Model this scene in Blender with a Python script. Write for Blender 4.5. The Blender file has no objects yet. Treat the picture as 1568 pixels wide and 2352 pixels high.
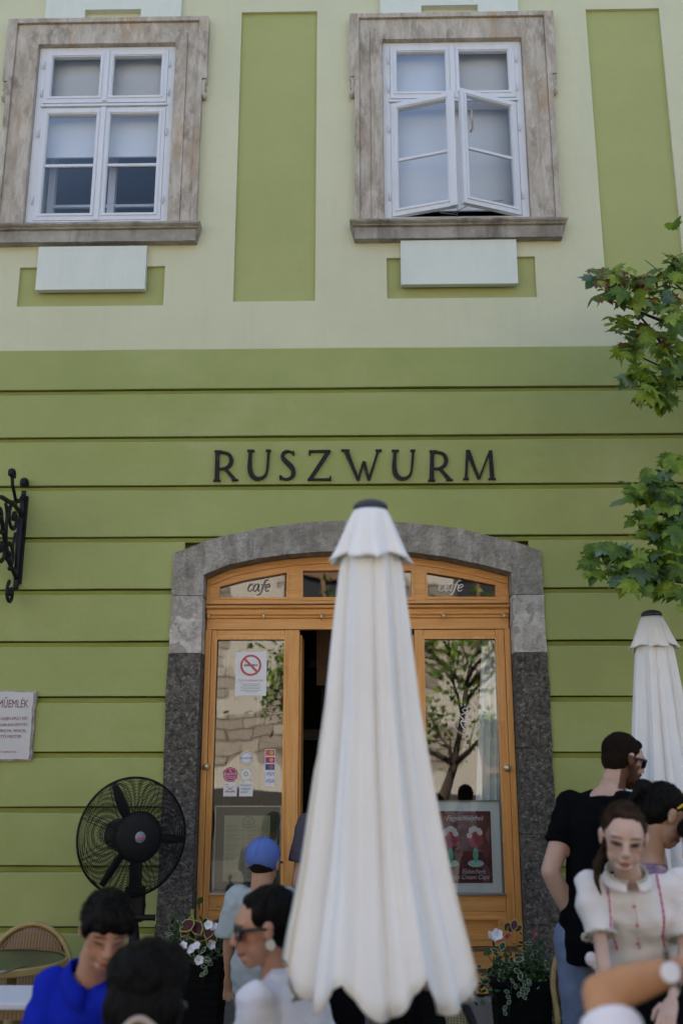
import bpy, bmesh, math, random
from mathutils import Vector, Matrix, noise
from mathutils.geometry import tessellate_polygon
R = math.radians
PI = math.pi
sc = bpy.context.scene
COL = sc.collection

# ------------------------------------------------------------------ camera
CAM = Vector((0, -6, 1.6)); TH = R(14.7); PS = R(1.2)
cd = bpy.data.cameras.new("Camera"); cam = bpy.data.objects.new("Camera", cd); COL.objects.link(cam)
cam.location = CAM; cam.rotation_euler = (R(90) + TH, 0, PS)
cd.sensor_fit = 'VERTICAL'; cd.sensor_height = 36; cd.sensor_width = 24; cd.lens = 35
cd.clip_start = .05; cd.clip_end = 500
cd.dof.use_dof = True; cd.dof.focus_distance = 6.0; cd.dof.aperture_fstop = 1.6
sc.camera = cam
FP = 35 / 36 * 2352
_r = Vector((math.cos(PS), math.sin(PS), 0))
_f = Vector((-math.sin(PS) * math.cos(TH), math.cos(PS) * math.cos(TH), math.sin(TH)))
_u = _r.cross(_f)
def at(px, py, Y=0.0):
    """point of the vertical plane y=Y seen at a pixel of the 1568x2352 view of the photograph"""
    d = _f + _r * ((px - 784) / FP) + _u * ((1176 - py) / FP)
    return CAM + d * ((Y - CAM.y) / d.y)
def atz(px, py, z):
    d = _f + _r * ((px - 784) / FP) + _u * ((1176 - py) / FP)
    return CAM + d * ((z - CAM.z) / d.z)

# ------------------------------------------------------------------ sky, sun, exposure
w = bpy.data.worlds.new("World"); sc.world = w; w.use_nodes = True
nt = w.node_tree; bg = nt.nodes['Background']
sky = nt.nodes.new('ShaderNodeTexSky'); sky.sky_type = 'NISHITA'; sky.sun_disc = False
SUN_EL, SUN_AZ = 52, -16         # the sun stands behind the green building
sky.sun_elevation = R(SUN_EL); sky.sun_rotation = R(SUN_AZ)
sky.air_density = 1.0; sky.dust_density = 3.0; sky.ozone_density = 1.0
nt.links.new(sky.outputs[0], bg.inputs[0]); bg.inputs[1].default_value = 0.10
sd = bpy.data.lights.new("sun", 'SUN'); sun = bpy.data.objects.new("sun", sd); COL.objects.link(sun)
sd.energy = 5.0; sd.angle = R(.5); sd.color = (1, .94, .84)
sdir = Vector((math.sin(R(SUN_AZ)) * math.cos(R(SUN_EL)), math.cos(R(SUN_AZ)) * math.cos(R(SUN_EL)), math.sin(R(SUN_EL))))
sun.rotation_euler = sdir.to_track_quat('Z', 'Y').to_euler()
sc.view_settings.view_transform = 'Standard'; sc.view_settings.look = 'None'
sc.view_settings.gamma = 1; sc.view_settings.exposure = 1.78
sc.cycles.use_denoising = True
sc.cycles.max_bounces = 8; sc.cycles.transparent_max_bounces = 16

# ------------------------------------------------------------------ materials
def mat(name, col=(.5, .5, .5), rough=.8, metal=0, spec=.5, var=0, vscale=3, col2=None, bump=0, bscale=40, stretch=(1, 1, 1), coat=0, sheen=0, trans=0):
    m = bpy.data.materials.new(name); m.use_nodes = True
    n = m.node_tree.nodes; l = m.node_tree.links; b = n['Principled BSDF']
    b.inputs['Base Color'].default_value = (*col, 1); b.inputs['Roughness'].default_value = rough
    b.inputs['Metallic'].default_value = metal; b.inputs['Specular IOR Level'].default_value = spec
    b.inputs['Coat Weight'].default_value = coat; b.inputs['Sheen Weight'].default_value = sheen
    if var or bump:
        tc = n.new('ShaderNodeTexCoord'); mp = n.new('ShaderNodeMapping'); mp.inputs['Scale'].default_value = stretch
        l.new(tc.outputs['Object'], mp.inputs[0])
    if var:
        nz = n.new('ShaderNodeTexNoise'); nz.inputs['Scale'].default_value = vscale; nz.inputs['Detail'].default_value = 6
        nz.inputs['Roughness'].default_value = .6
        rp = n.new('ShaderNodeValToRGB'); rp.color_ramp.elements[0].position = .35; rp.color_ramp.elements[1].position = .65
        c2 = col2 or tuple(c * (1 - var) for c in col)
        rp.color_ramp.elements[0].color = (*c2, 1); rp.color_ramp.elements[1].color = (*col, 1)
        l.new(mp.outputs[0], nz.inputs[0]); l.new(nz.outputs[0], rp.inputs[0]); l.new(rp.outputs[0], b.inputs['Base Color'])
    if bump:
        nb = n.new('ShaderNodeTexNoise'); nb.inputs['Scale'].default_value = bscale; nb.inputs['Detail'].default_value = 5
        bp = n.new('ShaderNodeBump'); bp.inputs['Strength'].default_value = bump; bp.inputs['Distance'].default_value = .02
        l.new(mp.outputs[0], nb.inputs[0]); l.new(nb.outputs[0], bp.inputs['Height']); l.new(bp.outputs[0], b.inputs['Normal'])
    return m
def nodes(m): return m.node_tree.nodes, m.node_tree.links, m.node_tree.nodes['Principled BSDF']
def layer(m, col, scale, lo, hi, stretch=(1, 1, 1), off=(0, 0, 0), detail=6, amount=1.0, dist=0):
    """lays a second colour over the base colour where a noise is high: stains, worn paint, lichen"""
    n, l, b = nodes(m)
    tc = n.new('ShaderNodeTexCoord'); mp = n.new('ShaderNodeMapping'); mp.inputs['Scale'].default_value = stretch; mp.inputs['Location'].default_value = off
    nz = n.new('ShaderNodeTexNoise'); nz.inputs['Scale'].default_value = scale; nz.inputs['Detail'].default_value = detail; nz.inputs['Roughness'].default_value = .65
    nz.inputs['Distortion'].default_value = dist
    mr = n.new('ShaderNodeMapRange'); mr.inputs[1].default_value = lo; mr.inputs[2].default_value = hi; mr.inputs[4].default_value = amount
    mx = n.new('ShaderNodeMix'); mx.data_type = 'RGBA'
    l.new(tc.outputs['Object'], mp.inputs[0]); l.new(mp.outputs[0], nz.inputs[0]); l.new(nz.outputs[0], mr.inputs[0]); l.new(mr.outputs[0], mx.inputs[0])
    prev = b.inputs['Base Color'].links
    if prev: l.new(prev[0].from_socket, mx.inputs[6])
    else: mx.inputs[6].default_value = b.inputs['Base Color'].default_value
    mx.inputs[7].default_value = (*col, 1)
    l.new(mx.outputs[2], b.inputs['Base Color'])
    return m
M = {}
M['pale'] = mat('pale_plaster', (.67, .66, .445), .9, var=.06, vscale=1.3, bump=.35, bscale=7)
layer(M['pale'], (.55, .575, .38), .8, .52, .8, off=(3, 1, 2), amount=.5)
M['recess'] = mat('green_recess_plaster', (.43, .45, .175), .9, var=.08, vscale=1.6, bump=.35, bscale=7)
M['green'] = mat('green_plaster', (.375, .415, .142), .9, var=.10, vscale=1.4, bump=.4, bscale=7)
layer(M['green'], (.43, .465, .20), 1.1, .52, .7, off=(7, 1, 5), amount=.6)
layer(M['green'], (.31, .36, .10), 2.2, .52, .7, stretch=(.4, 1, 2), off=(1, 4, 5), amount=.45)
layer(M['green'], (.46, .49, .30), 60, .745, .77, off=(2, 2, 5), amount=.8, detail=2)
M['groove'] = mat('groove_plaster', (.30, .33, .07), .95, var=.25, vscale=4, bump=.2, bscale=30, stretch=(.3, 1, 1))
M['white_pl'] = mat('white_plaster', (.74, .77, .68), .9, var=.04, vscale=3, bump=.1, bscale=35)
layer(M['white_pl'], (.60, .64, .56), 4, .5, .7, stretch=(2, 1, .35), amount=.4)
layer(M['pale'], (.56, .57, .40), 5, .52, .72, stretch=(2.2, 1, .25), off=(4, 1, 1), amount=.35)
layer(M['green'], (.34, .37, .13), 6, .54, .74, stretch=(2, 1, .3), off=(4, 1, 1), amount=.4)
M['stone_w'] = mat('window_stone', (.56, .50, .41), .95, var=.3, vscale=6, col2=(.39, .33, .26), bump=.7, bscale=14, stretch=(2.2, 1, .8))
layer(M['stone_w'], (.50, .29, .14), 2.6, .54, .68, stretch=(1.5, 1, .6), off=(5.1, 0, 0), amount=.55)
layer(M['stone_w'], (.66, .60, .52), 11, .50, .62, stretch=(1.6, 1, .45), off=(2, 9, 4), amount=.6, dist=.6)
layer(M['stone_w'], (.20, .16, .12), 9, .54, .68, stretch=(1, 1, .5), off=(2, 1, 9), amount=.7)
M['sill'] = mat('sill_stone', (.46, .43, .37), .95, var=.3, vscale=5, col2=(.30, .27, .23), bump=.6, bscale=18)
layer(M['sill'], (.13, .11, .09), 4.5, .50, .70, stretch=(1.4, 1, .25), amount=.8)
M['stone_a'] = mat('arch_stone', (.38, .35, .29), .95, var=.25, vscale=14, col2=(.24, .22, .18), bump=1, bscale=45)
layer(M['stone_a'], (.50, .47, .41), 6, .50, .66, stretch=(2.2, 1, .7), off=(3, 0, 1), amount=.8)
layer(M['stone_a'], (.15, .14, .125), 5, .52, .70, stretch=(2.5, 1, .6), off=(8, 0, 1), amount=.6)
M['stone_l'] = mat('pale_block_stone', (.66, .61, .52), .95, var=.2, vscale=12, col2=(.40, .37, .33), bump=.8, bscale=30)
layer(M['stone_l'], (.30, .27, .23), 13, .50, .56, off=(3, 5, 1), amount=.75, dist=.5)
M['stone_d'] = mat('dark_stone', (.155, .14, .12), .95, var=.35, vscale=38, col2=(.05, .046, .04), spec=.2, bump=1, bscale=70)
layer(M['stone_d'], (.36, .32, .26), 55, .53, .66, off=(3, 5, 7), amount=.75)
layer(M['stone_d'], (.28, .25, .20), 3, .52, .68, off=(3, 1, 7), amount=.5)
M['render_grey'] = mat('bare_render', (.40, .40, .36), .95, var=.3, vscale=30, bump=.6, bscale=50)
M['winpaint'] = mat('white_window_paint', (.76, .77, .80), .55, var=.07, vscale=8, bump=.25, bscale=25, stretch=(1, 1, .4))
layer(M['winpaint'], (.36, .31, .25), 24, .70, .76, stretch=(1, 1, .5), off=(4, 2, 0), amount=.9)
M['blind'] = mat('roller_blind_fabric', (.78, .80, .80), .9)
M['wood'] = mat('orange_oak', (.80, .40, .115), .42, var=.12, vscale=7, col2=(.66, .29, .07), stretch=(9, 9, .5), bump=.06, bscale=40, coat=.15)
M['wood_h'] = mat('orange_oak_rail', (.80, .40, .115), .42, var=.12, vscale=7, col2=(.66, .29, .07), stretch=(.5, 9, 9), bump=.06, bscale=40, coat=.15)
for k in ('wood', 'wood_h'): layer(M[k], (.42, .17, .04), 3, .60, .85, amount=.5, off=(1, 2, 3))
M['wood_d'] = mat('weathered_oak', (.22, .12, .05), .6, var=.5, vscale=12, stretch=(.6, 8, 8), bump=.3)
M['gap'] = mat('dark_gap', (.015, .01, .008), .9)
M['brass'] = mat('brass', (.85, .70, .38), .35, metal=.7)
M['iron'] = mat('black_iron', (.008, .009, .013), .5, bump=.3, bscale=60, spec=.3)
M['blackpl'] = mat('black_plastic', (.005, .005, .006), .6, spec=.3)
M['letter'] = mat('black_enamel_letter', (.008, .008, .011), .4, spec=.25, var=.4, vscale=12, bump=.25, bscale=50)
layer(M['letter'], (.22, .22, .24), 26, .66, .72, amount=.6, off=(2, 3, 4))
M['plaque'] = mat('marble_plaque', (.62, .60, .58), .6, var=.08, vscale=6)
M['plaque_edge'] = mat('worn_plaque_edge', (.50, .44, .38), .8, var=.5, vscale=18, bump=.5)
M['ink'] = mat('oxblood_ink', (.16, .05, .06), .7)
M['fabric_w'] = mat('white_canvas', (.90, .885, .86), .85, var=.03, vscale=4, bump=.06, bscale=220, sheen=.1)
M['fabric_in'] = mat('cream_canvas_lining', (.76, .73, .64), .9)
M['slate'] = mat('slate_plastic_cap', (.04, .042, .06), .5)
M['metal'] = mat('grey_metal', (.35, .35, .36), .35, metal=1)
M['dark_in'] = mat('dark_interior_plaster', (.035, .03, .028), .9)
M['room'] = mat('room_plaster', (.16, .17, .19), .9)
M['pave'] = mat('grey_paving', (.20, .19, .175), .85, var=.2, vscale=2, bump=.3)
M['step'] = mat('step_stone', (.27, .26, .24), .85, var=.25, vscale=8, bump=.4, bscale=40)
M['bark'] = mat('bark', (.07, .05, .035), .9, var=.4, vscale=8, bump=.8, bscale=20, stretch=(1, 1, .3))
M['twig'] = mat('reddish_twig', (.10, .055, .04), .8)
M['pot'] = mat('black_woven_planter', (.004, .004, .0045), .75, spec=.15)
def glass(name, refl, tint=(1, 1, 1)):
    m = bpy.data.materials.new(name); m.use_nodes = True; n = m.node_tree.nodes; l = m.node_tree.links
    n.remove(n['Principled BSDF']); o = n['Material Output']
    t = n.new('ShaderNodeBsdfTransparent'); t.inputs[0].default_value = (*tint, 1)
    g = n.new('ShaderNodeBsdfGlossy'); g.inputs['Roughness'].default_value = .0
    tc = n.new('ShaderNodeTexCoord'); nz = n.new('ShaderNodeTexNoise'); nz.inputs['Scale'].default_value = 2.2; nz.inputs['Detail'].default_value = 1
    bp = n.new('ShaderNodeBump'); bp.inputs['Strength'].default_value = .06; bp.inputs['Distance'].default_value = .05
    l.new(tc.outputs['Object'], nz.inputs[0]); l.new(nz.outputs[0], bp.inputs['Height']); l.new(bp.outputs[0], g.inputs['Normal'])
    fr = n.new('ShaderNodeFresnel'); fr.inputs[0].default_value = refl
    mx = n.new('ShaderNodeMixShader'); l.new(fr.outputs[0], mx.inputs[0]); l.new(t.outputs[0], mx.inputs[1]); l.new(g.outputs[0], mx.inputs[2])
    l.new(mx.outputs[0], o.inputs['Surface']); return m
M['glass'] = glass('door_glass', 2.35, (.93, .96, .95))
M['glass_w'] = glass('old_window_glass', 1.55, (.92, .94, .98))
M['lens'] = mat('dark_lens', (.01, .012, .012), .08, spec=1)

# ------------------------------------------------------------------ object helpers
def tag(o, label=None, cat=None, group=None, kind=None):
    if label: o['label'] = label
    if cat: o['category'] = cat
    if group: o['group'] = group
    if kind: o['kind'] = kind
    return o
ORG = {}
def thing(name, label, cat, loc, group=None):
    o = bpy.data.objects.new(name, None); COL.objects.link(o); o.location = loc; o.empty_display_size = .1
    ORG[o.name] = Vector(loc)
    return tag(o, label, cat, group)
def link_mesh(name, me, parent=None, label=None, base=None):
    o = bpy.data.objects.new(name, me); COL.objects.link(o)
    if parent is not None:
        g = ORG[parent.name]; me.transform(Matrix.Translation(-g)); o.parent = parent; ORG[o.name] = g
    else:
        b = Vector(base) if base else Vector((0, 0, 0))
        me.transform(Matrix.Translation(-b)); o.location = b; ORG[o.name] = b
    if label: o['label'] = label
    return o
class MB:
    def __init__(s): s.v = []; s.f = []; s.m = []; s.sm = []
    def add(s, vs, fs, mi=0, smooth=False, T=None):
        b = len(s.v)
        s.v += [tuple(T @ Vector(p)) if T else tuple(p) for p in vs]
        s.f += [tuple(b + i for i in f) for f in fs]; s.m += [mi] * len(fs); s.sm += [smooth] * len(fs)
    def box(s, x0, x1, y0, y1, z0, z1, mi=0, T=None):
        vs = [(x, y, z) for x in (x0, x1) for y in (y0, y1) for z in (z0, z1)]
        s.add(vs, [(0, 1, 3, 2), (4, 6, 7, 5), (0, 4, 5, 1), (2, 3, 7, 6), (0, 2, 6, 4), (1, 5, 7, 3)], mi, T=T)
    def prism(s, poly, y0, y1, mi=0, holes=(), side=None, back=True, T=None, bevel=0):
        """2-D polygon (x, z) with holes, extruded from y0 (front) to y1"""
        side = mi if side is None else side
        loops = [[Vector((p[0], p[1], 0)) for p in poly]] + [[Vector((p[0], p[1], 0)) for p in h] for h in holes]
        tris = tessellate_polygon(loops); flat = [p for lp in loops for p in lp]
        fr = [(p.x, y0, p.y) for p in flat]
        def fix(t, sgn):
            a, b, c = (flat[i] for i in t)
            cr = (b.x - a.x) * (c.y - a.y) - (b.y - a.y) * (c.x - a.x)
            return t if cr * sgn > 0 else (t[0], t[2], t[1])
        s.add(fr, [fix(t, 1) for t in tris], mi, T=T)
        if back: s.add([(p.x, y1, p.y) for p in flat], [fix(t, -1) for t in tris], mi, T=T)
        for lp in loops:
            n = len(lp); vs = [(p.x, y0, p.y) for p in lp] + [(p.x, y1, p.y) for p in lp]
            s.add(vs, [(i, (i + 1) % n, n + (i + 1) % n, n + i) for i in range(n)], side, T=T)
    def tube(s, pts, r, seg=8, mi=0, close=False, flat=None, caps=True, T=None):
        pts = [Vector(p) for p in pts]; n = len(pts)
        rs = r if isinstance(r, (list, tuple)) else [r] * n
        vs = []; up = None
        for i, p in enumerate(pts):
            if close: d = (pts[(i + 1) % n] - pts[i - 1])
            else: d = pts[min(i + 1, n - 1)] - pts[max(i - 1, 0)]
            if d.length < 1e-9: d = Vector((0, 0, 1))
            d.normalize()
            if up is None: up = Vector((0, 0, 1)) if abs(d.z) < .9 else Vector((1, 0, 0))
            a = d.cross(up)
            if a.length < 1e-4: a = d.cross(Vector((0, 1, 0)))
            a.normalize(); b = a.cross(d).normalized(); up = b
            for k in range(seg):
                t = 2 * PI * k / seg; ra = rs[i]; rb = rs[i] * (flat or 1)
                vs.append(p + a * (math.cos(t) * ra) + b * (math.sin(t) * rb))
        fs = []
        for i in range(n if close else n - 1):
            for k in range(seg):
                a0 = i * seg + k; a1 = i * seg + (k + 1) % seg; j = (i + 1) % n
                fs.append((a0, a1, j * seg + (k + 1) % seg, j * seg + k))
        if caps and not close: fs += [tuple(range(seg))[::-1], tuple((n - 1) * seg + k for k in range(seg))]
        s.add(vs, fs, mi, True, T=T)
    def ell(s, c, r, seg=12, rings=8, mi=0, T=None):
        vs = [(c[0], c[1], c[2] + r[2])]; fs = []
        for i in range(1, rings):
            a = PI * i / rings
            for k in range(seg):
                t = 2 * PI * k / seg
                vs.append((c[0] + r[0] * math.sin(a) * math.cos(t), c[1] + r[1] * math.sin(a) * math.sin(t), c[2] + r[2] * math.cos(a)))
        vs.append((c[0], c[1], c[2] - r[2])); L = len(vs) - 1
        for k in range(seg): fs.append((0, 1 + k, 1 + (k + 1) % seg))
        for i in range(rings - 2):
            for k in range(seg):
                a0 = 1 + i * seg + k; a1 = 1 + i * seg + (k + 1) % seg; fs.append((a0, a0 + seg, a1 + seg, a1))
        for k in range(seg): fs.append((L, 1 + (rings - 2) * seg + (k + 1) % seg, 1 + (rings - 2) * seg + k))
        s.add(vs, fs, mi, True, T=T)
    def lathe(s, prof, c=(0, 0, 0), seg=24, mi=0, T=None, smooth=True):
        vs = [(c[0] + r * math.cos(2 * PI * k / seg), c[1] + r * math.sin(2 * PI * k / seg), c[2] + z) for r, z in prof for k in range(seg)]
        fs = [(i * seg + k, i * seg + (k + 1) % seg, (i + 1) * seg + (k + 1) % seg, (i + 1) * seg + k) for i in range(len(prof) - 1) for k in range(seg)]
        s.add(vs, fs, mi, smooth, T=T)
    def mesh(s, name, mats):
        me = bpy.data.meshes.new(name); me.from_pydata(s.v, [], s.f)
        for m in (mats if isinstance(mats, (list, tuple)) else [mats]): me.materials.append(m)
        me.polygons.foreach_set('material_index', s.m); me.polygons.foreach_set('use_smooth', s.sm)
        me.update(); return me
    def build(s, name, mats, parent=None, label=None, base=None):
        me = s.mesh(name, mats)
        bm = bmesh.new(); bm.from_mesh(me); bmesh.ops.recalc_face_normals(bm, faces=bm.faces); bm.to_mesh(me); bm.free()
        return link_mesh(name, me, parent, label, base)
def bevel(o, w=.004, seg=2):
    m = o.modifiers.new('bevel', 'BEVEL'); m.width = w; m.segments = seg; m.limit_method = 'ANGLE'; m.angle_limit = R(40)
    return o
def rect(x0, x1, z0, z1): return [(x0, z0), (x1, z0), (x1, z1), (x0, z1)]
def px2(pts, Y=0.0):
    return [(p.x, p.z) for p in (at(a, b, Y) for a, b in pts)]
def text_mesh(txt, size, mats, name, parent, pos, sx=1.0, rotz=0, shear=0, align='LEFT', thick=.0006, label=None, T=None):
    cu = bpy.data.curves.new(name, 'FONT'); cu.body = txt; cu.size = size; cu.extrude = thick; cu.shear = shear; cu.align_x = align; cu.resolution_u = 3
    to = bpy.data.objects.new('tmp', cu); COL.objects.link(to); bpy.context.view_layer.update()
    me = bpy.data.meshes.new_from_object(to.evaluated_get(bpy.context.evaluated_depsgraph_get()))
    bpy.data.objects.remove(to); bpy.data.curves.remove(cu)
    me.materials.clear(); me.materials.append(mats)
    for p in me.polygons: p.material_index = 0
    Mx = Matrix.Translation(pos) @ Matrix.Rotation(rotz, 4, 'Z') @ Matrix.Rotation(R(90), 4, 'X') @ Matrix.Diagonal((sx, 1, 1, 1))
    me.transform(Mx)
    return link_mesh(name, me, parent, label)
def ribbon(pts, ws):
    """flat 2-D stroke polygon of varying width"""
    L, Rr = [], []
    n = len(pts)
    for i, p in enumerate(pts):
        a = pts[max(i - 1, 0)]; b = pts[min(i + 1, n - 1)]
        dx, dy = b[0] - a[0], b[1] - a[1]; q = math.hypot(dx, dy) or 1
        nx, ny = -dy / q, dx / q; h = ws[i] / 2
        L.append((p[0] + nx * h, p[1] + ny * h)); Rr.append((p[0] - nx * h, p[1] - ny * h))
    return L, Rr
def smooth_pts(pts, k=3):
    out = []
    n = len(pts)
    for i in range(n - 1):
        p0, p1, p2, p3 = pts[max(i - 1, 0)], pts[i], pts[i + 1], pts[min(i + 2, n - 1)]
        for j in range(k):
            t = j / k
            out.append(tuple(.5 * ((2 * p1[c]) + (-p0[c] + p2[c]) * t + (2 * p0[c] - 5 * p1[c] + 4 * p2[c] - p3[c]) * t * t + (-p0[c] + 3 * p1[c] - 3 * p2[c] + p3[c]) * t ** 3) for c in range(len(p1))))
    out.append(tuple(pts[-1])); return out
def ribbon_mesh(mb, pts, ws, y0, y1, mi=0, k=3):
    q = smooth_pts([(p[0], p[1], w_) for p, w_ in zip(pts, ws)], k)
    L, Rr = ribbon([(a, b) for a, b, c in q], [c for a, b, c in q]); n = len(L)
    vs = [(a, y0, b) for a, b in L] + [(a, y0, b) for a, b in Rr] + [(a, y1, b) for a, b in L] + [(a, y1, b) for a, b in Rr]
    fs = []
    for i in range(n - 1):
        fs += [(i, i + 1, n + i + 1, n + i), (2 * n + i, 2 * n + i + 1, i + 1, i), (n + i, n + i + 1, 3 * n + i + 1, 3 * n + i)]
    fs += [(0, n, 3 * n, 2 * n), (n - 1, 3 * n - 1, 4 * n - 1, 2 * n - 1)]
    mb.add(vs, fs, mi)
# ================================================================== SETTING
g = MB(); g.box(-40, 40, -40, 40, -.2, 0)
gm = M['pave']; n_, l_, b_ = nodes(gm)
tc = n_.new('ShaderNodeTexCoord'); br = n_.new('ShaderNodeTexBrick'); br.inputs['Scale'].default_value = 1
br.inputs['Color1'].default_value = (.085, .08, .072, 1); br.inputs['Color2'].default_value = (.06, .057, .052, 1); br.inputs['Mortar'].default_value = (.04, .038, .035, 1)
br.inputs['Mortar Size'].default_value = .008; br.inputs['Brick Width'].default_value = .4; br.inputs['Row Height'].default_value = .25
l_.new(tc.outputs['Object'], br.inputs[0]); l_.new(br.outputs[0], b_.inputs['Base Color'])
tag(g.build('ground', gm), kind='structure')

# ================================================================== THE GREEN BUILDING
B = thing('cafe_building', 'green plastered cafe building with pale upper storey and arched wooden door', 'building', (0, 0, 0))
XL, XR, ZT = -9.0, 9.0, 10.6
ZB = 4.268
DX0, DX1 = -0.95, 0.885       # door opening
def arch_z(x, c, zt, zs, half):   # arc through (c,zt) and (c+-half,zs)
    s = zt - zs; r = (half * half + s * s) / (2 * s); return zt - r + math.sqrt(max(r * r - (x - c) ** 2, 0))
DC = (DX0 + DX1) / 2; DH = (DX1 - DX0) / 2
inner_arc = [at(px, py, -.04) for px, py in ((468, 1320), (525, 1297), (597, 1282), (657, 1273.5), (729, 1267.5), (815, 1265), (890, 1266), (945, 1268.5), (1023, 1279), (1107, 1297), (1173, 1314))]
# grid of the façade's windows: (x0, x1, z0, z1)
WZ0, WZ1 = 5.163, 6.606
WINS = [(-2.262, -1.31), (0.172, 1.125)]
WINS = [(-2.272, -1.297), (0.162, 1.14)]
# ---- upper wall with the window holes and recessed panels
PAN = [(-.842, -.300, 4.617, 6.895), (1.615, 2.135, 4.60, 6.875), (-3.32, -2.80, 4.617, 6.895), (3.10, 3.62, 4.6, 6.875), (-4.85, -4.33, 4.617, 6.895)]
WX = [(-2.272, -1.297), (0.162, 1.14)]
AP = []
for xa, xb, z0, z1 in ((-2.28, -1.305, 4.595, 4.882), (.175, 1.158, 4.628, 4.925)): AP.append((xa, xb, z0, z1))
up = MB()
holes = [rect(a, b, WZ0, WZ1) for a, b in WX] + [rect(p[0], p[1], p[2], p[3]) for p in PAN] + [rect(*a) for a in AP]
up.prism(rect(XL, XR, ZB, ZT), 0, .0, 0, holes, back=False)
for a, b in WX:
    vs = [(a, 0, WZ0), (b, 0, WZ0), (b, 0, WZ1), (a, 0, WZ1), (a, .42, WZ0), (b, .42, WZ0), (b, .42, WZ1), (a, .42, WZ1)]
    up.add(vs, [(0, 1, 5, 4), (1, 2, 6, 5), (2, 3, 7, 6), (3, 0, 4, 7)], 0)
for p in PAN + AP:
    vs = [(x, y, z) for y in (0, .024) for x, z in rect(*p)]
    up.add(vs, [(0, 1, 5, 4), (1, 2, 6, 5), (2, 3, 7, 6), (3, 0, 4, 7)], 0)
up.build('upper_wall', M['pale'], B, 'pale sage plaster of the upper storey')
for p in PAN + AP:
    r_ = MB(); r_.add([(x, .024, z) for x, z in rect(*p)], [(0, 1, 2, 3)]); r_.build('recessed_panel', M['recess'], B, 'sunken olive green plaster panel')
# ---- rusticated green lower wall: courses with grooves between
GZ = [3.993, 3.67, 3.348, 3.017, 2.689, 2.371, 2.041, 1.722, 1.413, 1.091, .765, .44, .12]
GH = .036; P = -.030; SLOT = .008; BED = -.010
def xs_at(z):      # where the courses end at the stone surround (hidden under it)
    return (-1.10, 1.03)
low = MB()
tops = [ZB] + [z - GH for z in GZ]; bots = GZ + [-.05]
def course(xa, xb, zb, zt, first=False):
    n = max(2, int((xb - xa) / .25)); rnd = random.Random(int(zb * 1000) + int(xa * 77))
    prof = [(BED, zt), (P + .006, zt), (P, zt - .006), (P, zb + .002), (P + .002, zb), (.055, zb)]
    vs = []; ph = rnd.random() * 9
    for i in range(n + 1):
        x = xa + (xb - xa) * i / n
        for j, (y, z) in enumerate(prof):
            dz = .0045 * noise.noise(Vector((x * 1.1, ph, z * 3))) + .0012 * noise.noise(Vector((x * 9, ph, z * 3))); dy = .003 * noise.noise(Vector((x * 1.3, z * 2, 4)))
            vs.append((x, y + (dy if 0 < j < 5 else 0), z + dz))
    k = len(prof); fs = [(i * k + j, i * k + j + 1, (i + 1) * k + j + 1, (i + 1) * k + j) for i in range(n) for j in range(k - 1)]
    fs += [tuple(range(k)), tuple(n * k + j for j in range(k))]
    low.add(vs, fs, 0)
for i, (zt, zb) in enumerate(zip(tops, bots)):
    if zb > 3.0: course(XL, XR, zb, zt)
    else:
        course(XL, -1.09, zb, zt); course(1.02, XR, zb, zt)
low.build('lower_wall', M['green'], B, 'banded green plaster of the ground floor')
gb = MB()
arc0 = [(p.x, p.z + .05) for p in inner_arc]
poly = [(XL, -.05), (-1.0, -.05), (-1.0, arc0[0][1])] + arc0[1:-1] + [(.94, arc0[-1][1]), (.94, -.05), (XR, -.05), (XR, ZB), (XL, ZB)]
gb.prism(poly, .055, .42, 0, side=0)
for z in GZ:
    for xa, xb in (((XL, XR),) if z > 3.0 else ((XL, -1.09), (1.02, XR))): gb.box(xa, xb, BED, .05, z - GH + .0005, z - SLOT)

gb.build('groove_bed', M['groove'], B)
# body behind the façade: sides, back, roof, floor slab, dark shop room
bd = MB()
bd.box(XL, XR, 6.0, 6.4, -.05, ZT); bd.box(XL - .3, XL, 0, 6.4, -.05, ZT); bd.box(XR, XR + .3, 0, 6.4, -.05, ZT)
bd.build('side_wall', M['pale'], B)
rf = MB(); rf.box(XL - .5, XR + .5, -.35, 6.8, ZT + .004, ZT + .25); rf.build('roof', mat('roof_tile', (.22, .10, .06), .8), B)
fl = MB(); fl.box(XL, XR, .42, 6.0, 3.9, 4.2); fl.box(XL, XR, .42, 6, ZT - .3, ZT); fl.build('floor_slab', M['room'], B)
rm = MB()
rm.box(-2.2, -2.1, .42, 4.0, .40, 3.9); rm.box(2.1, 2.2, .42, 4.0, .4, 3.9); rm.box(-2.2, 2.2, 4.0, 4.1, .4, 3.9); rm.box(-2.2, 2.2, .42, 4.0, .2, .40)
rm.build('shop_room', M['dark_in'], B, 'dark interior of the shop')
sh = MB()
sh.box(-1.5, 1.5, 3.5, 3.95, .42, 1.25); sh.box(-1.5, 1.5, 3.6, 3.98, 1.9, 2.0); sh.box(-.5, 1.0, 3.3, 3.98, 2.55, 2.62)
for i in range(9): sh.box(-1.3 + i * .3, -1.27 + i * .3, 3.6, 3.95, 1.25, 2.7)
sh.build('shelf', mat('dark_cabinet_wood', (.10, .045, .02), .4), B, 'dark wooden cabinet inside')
for wx in (WX):
    u = MB()
    xa, xb = wx[0] - .6, wx[1] + .6
    u.box(xa, xa + .05, .421, 3.2, 4.2, 7.6); u.box(xb - .05, xb, .421, 3.2, 4.2, 7.6); u.box(xa, xb, 3.2, 3.25, 4.2, 7.6); u.box(xa, xb, .421, 3.2, 7.4, 7.5)
    u.build('room', M['room'], B)
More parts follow.
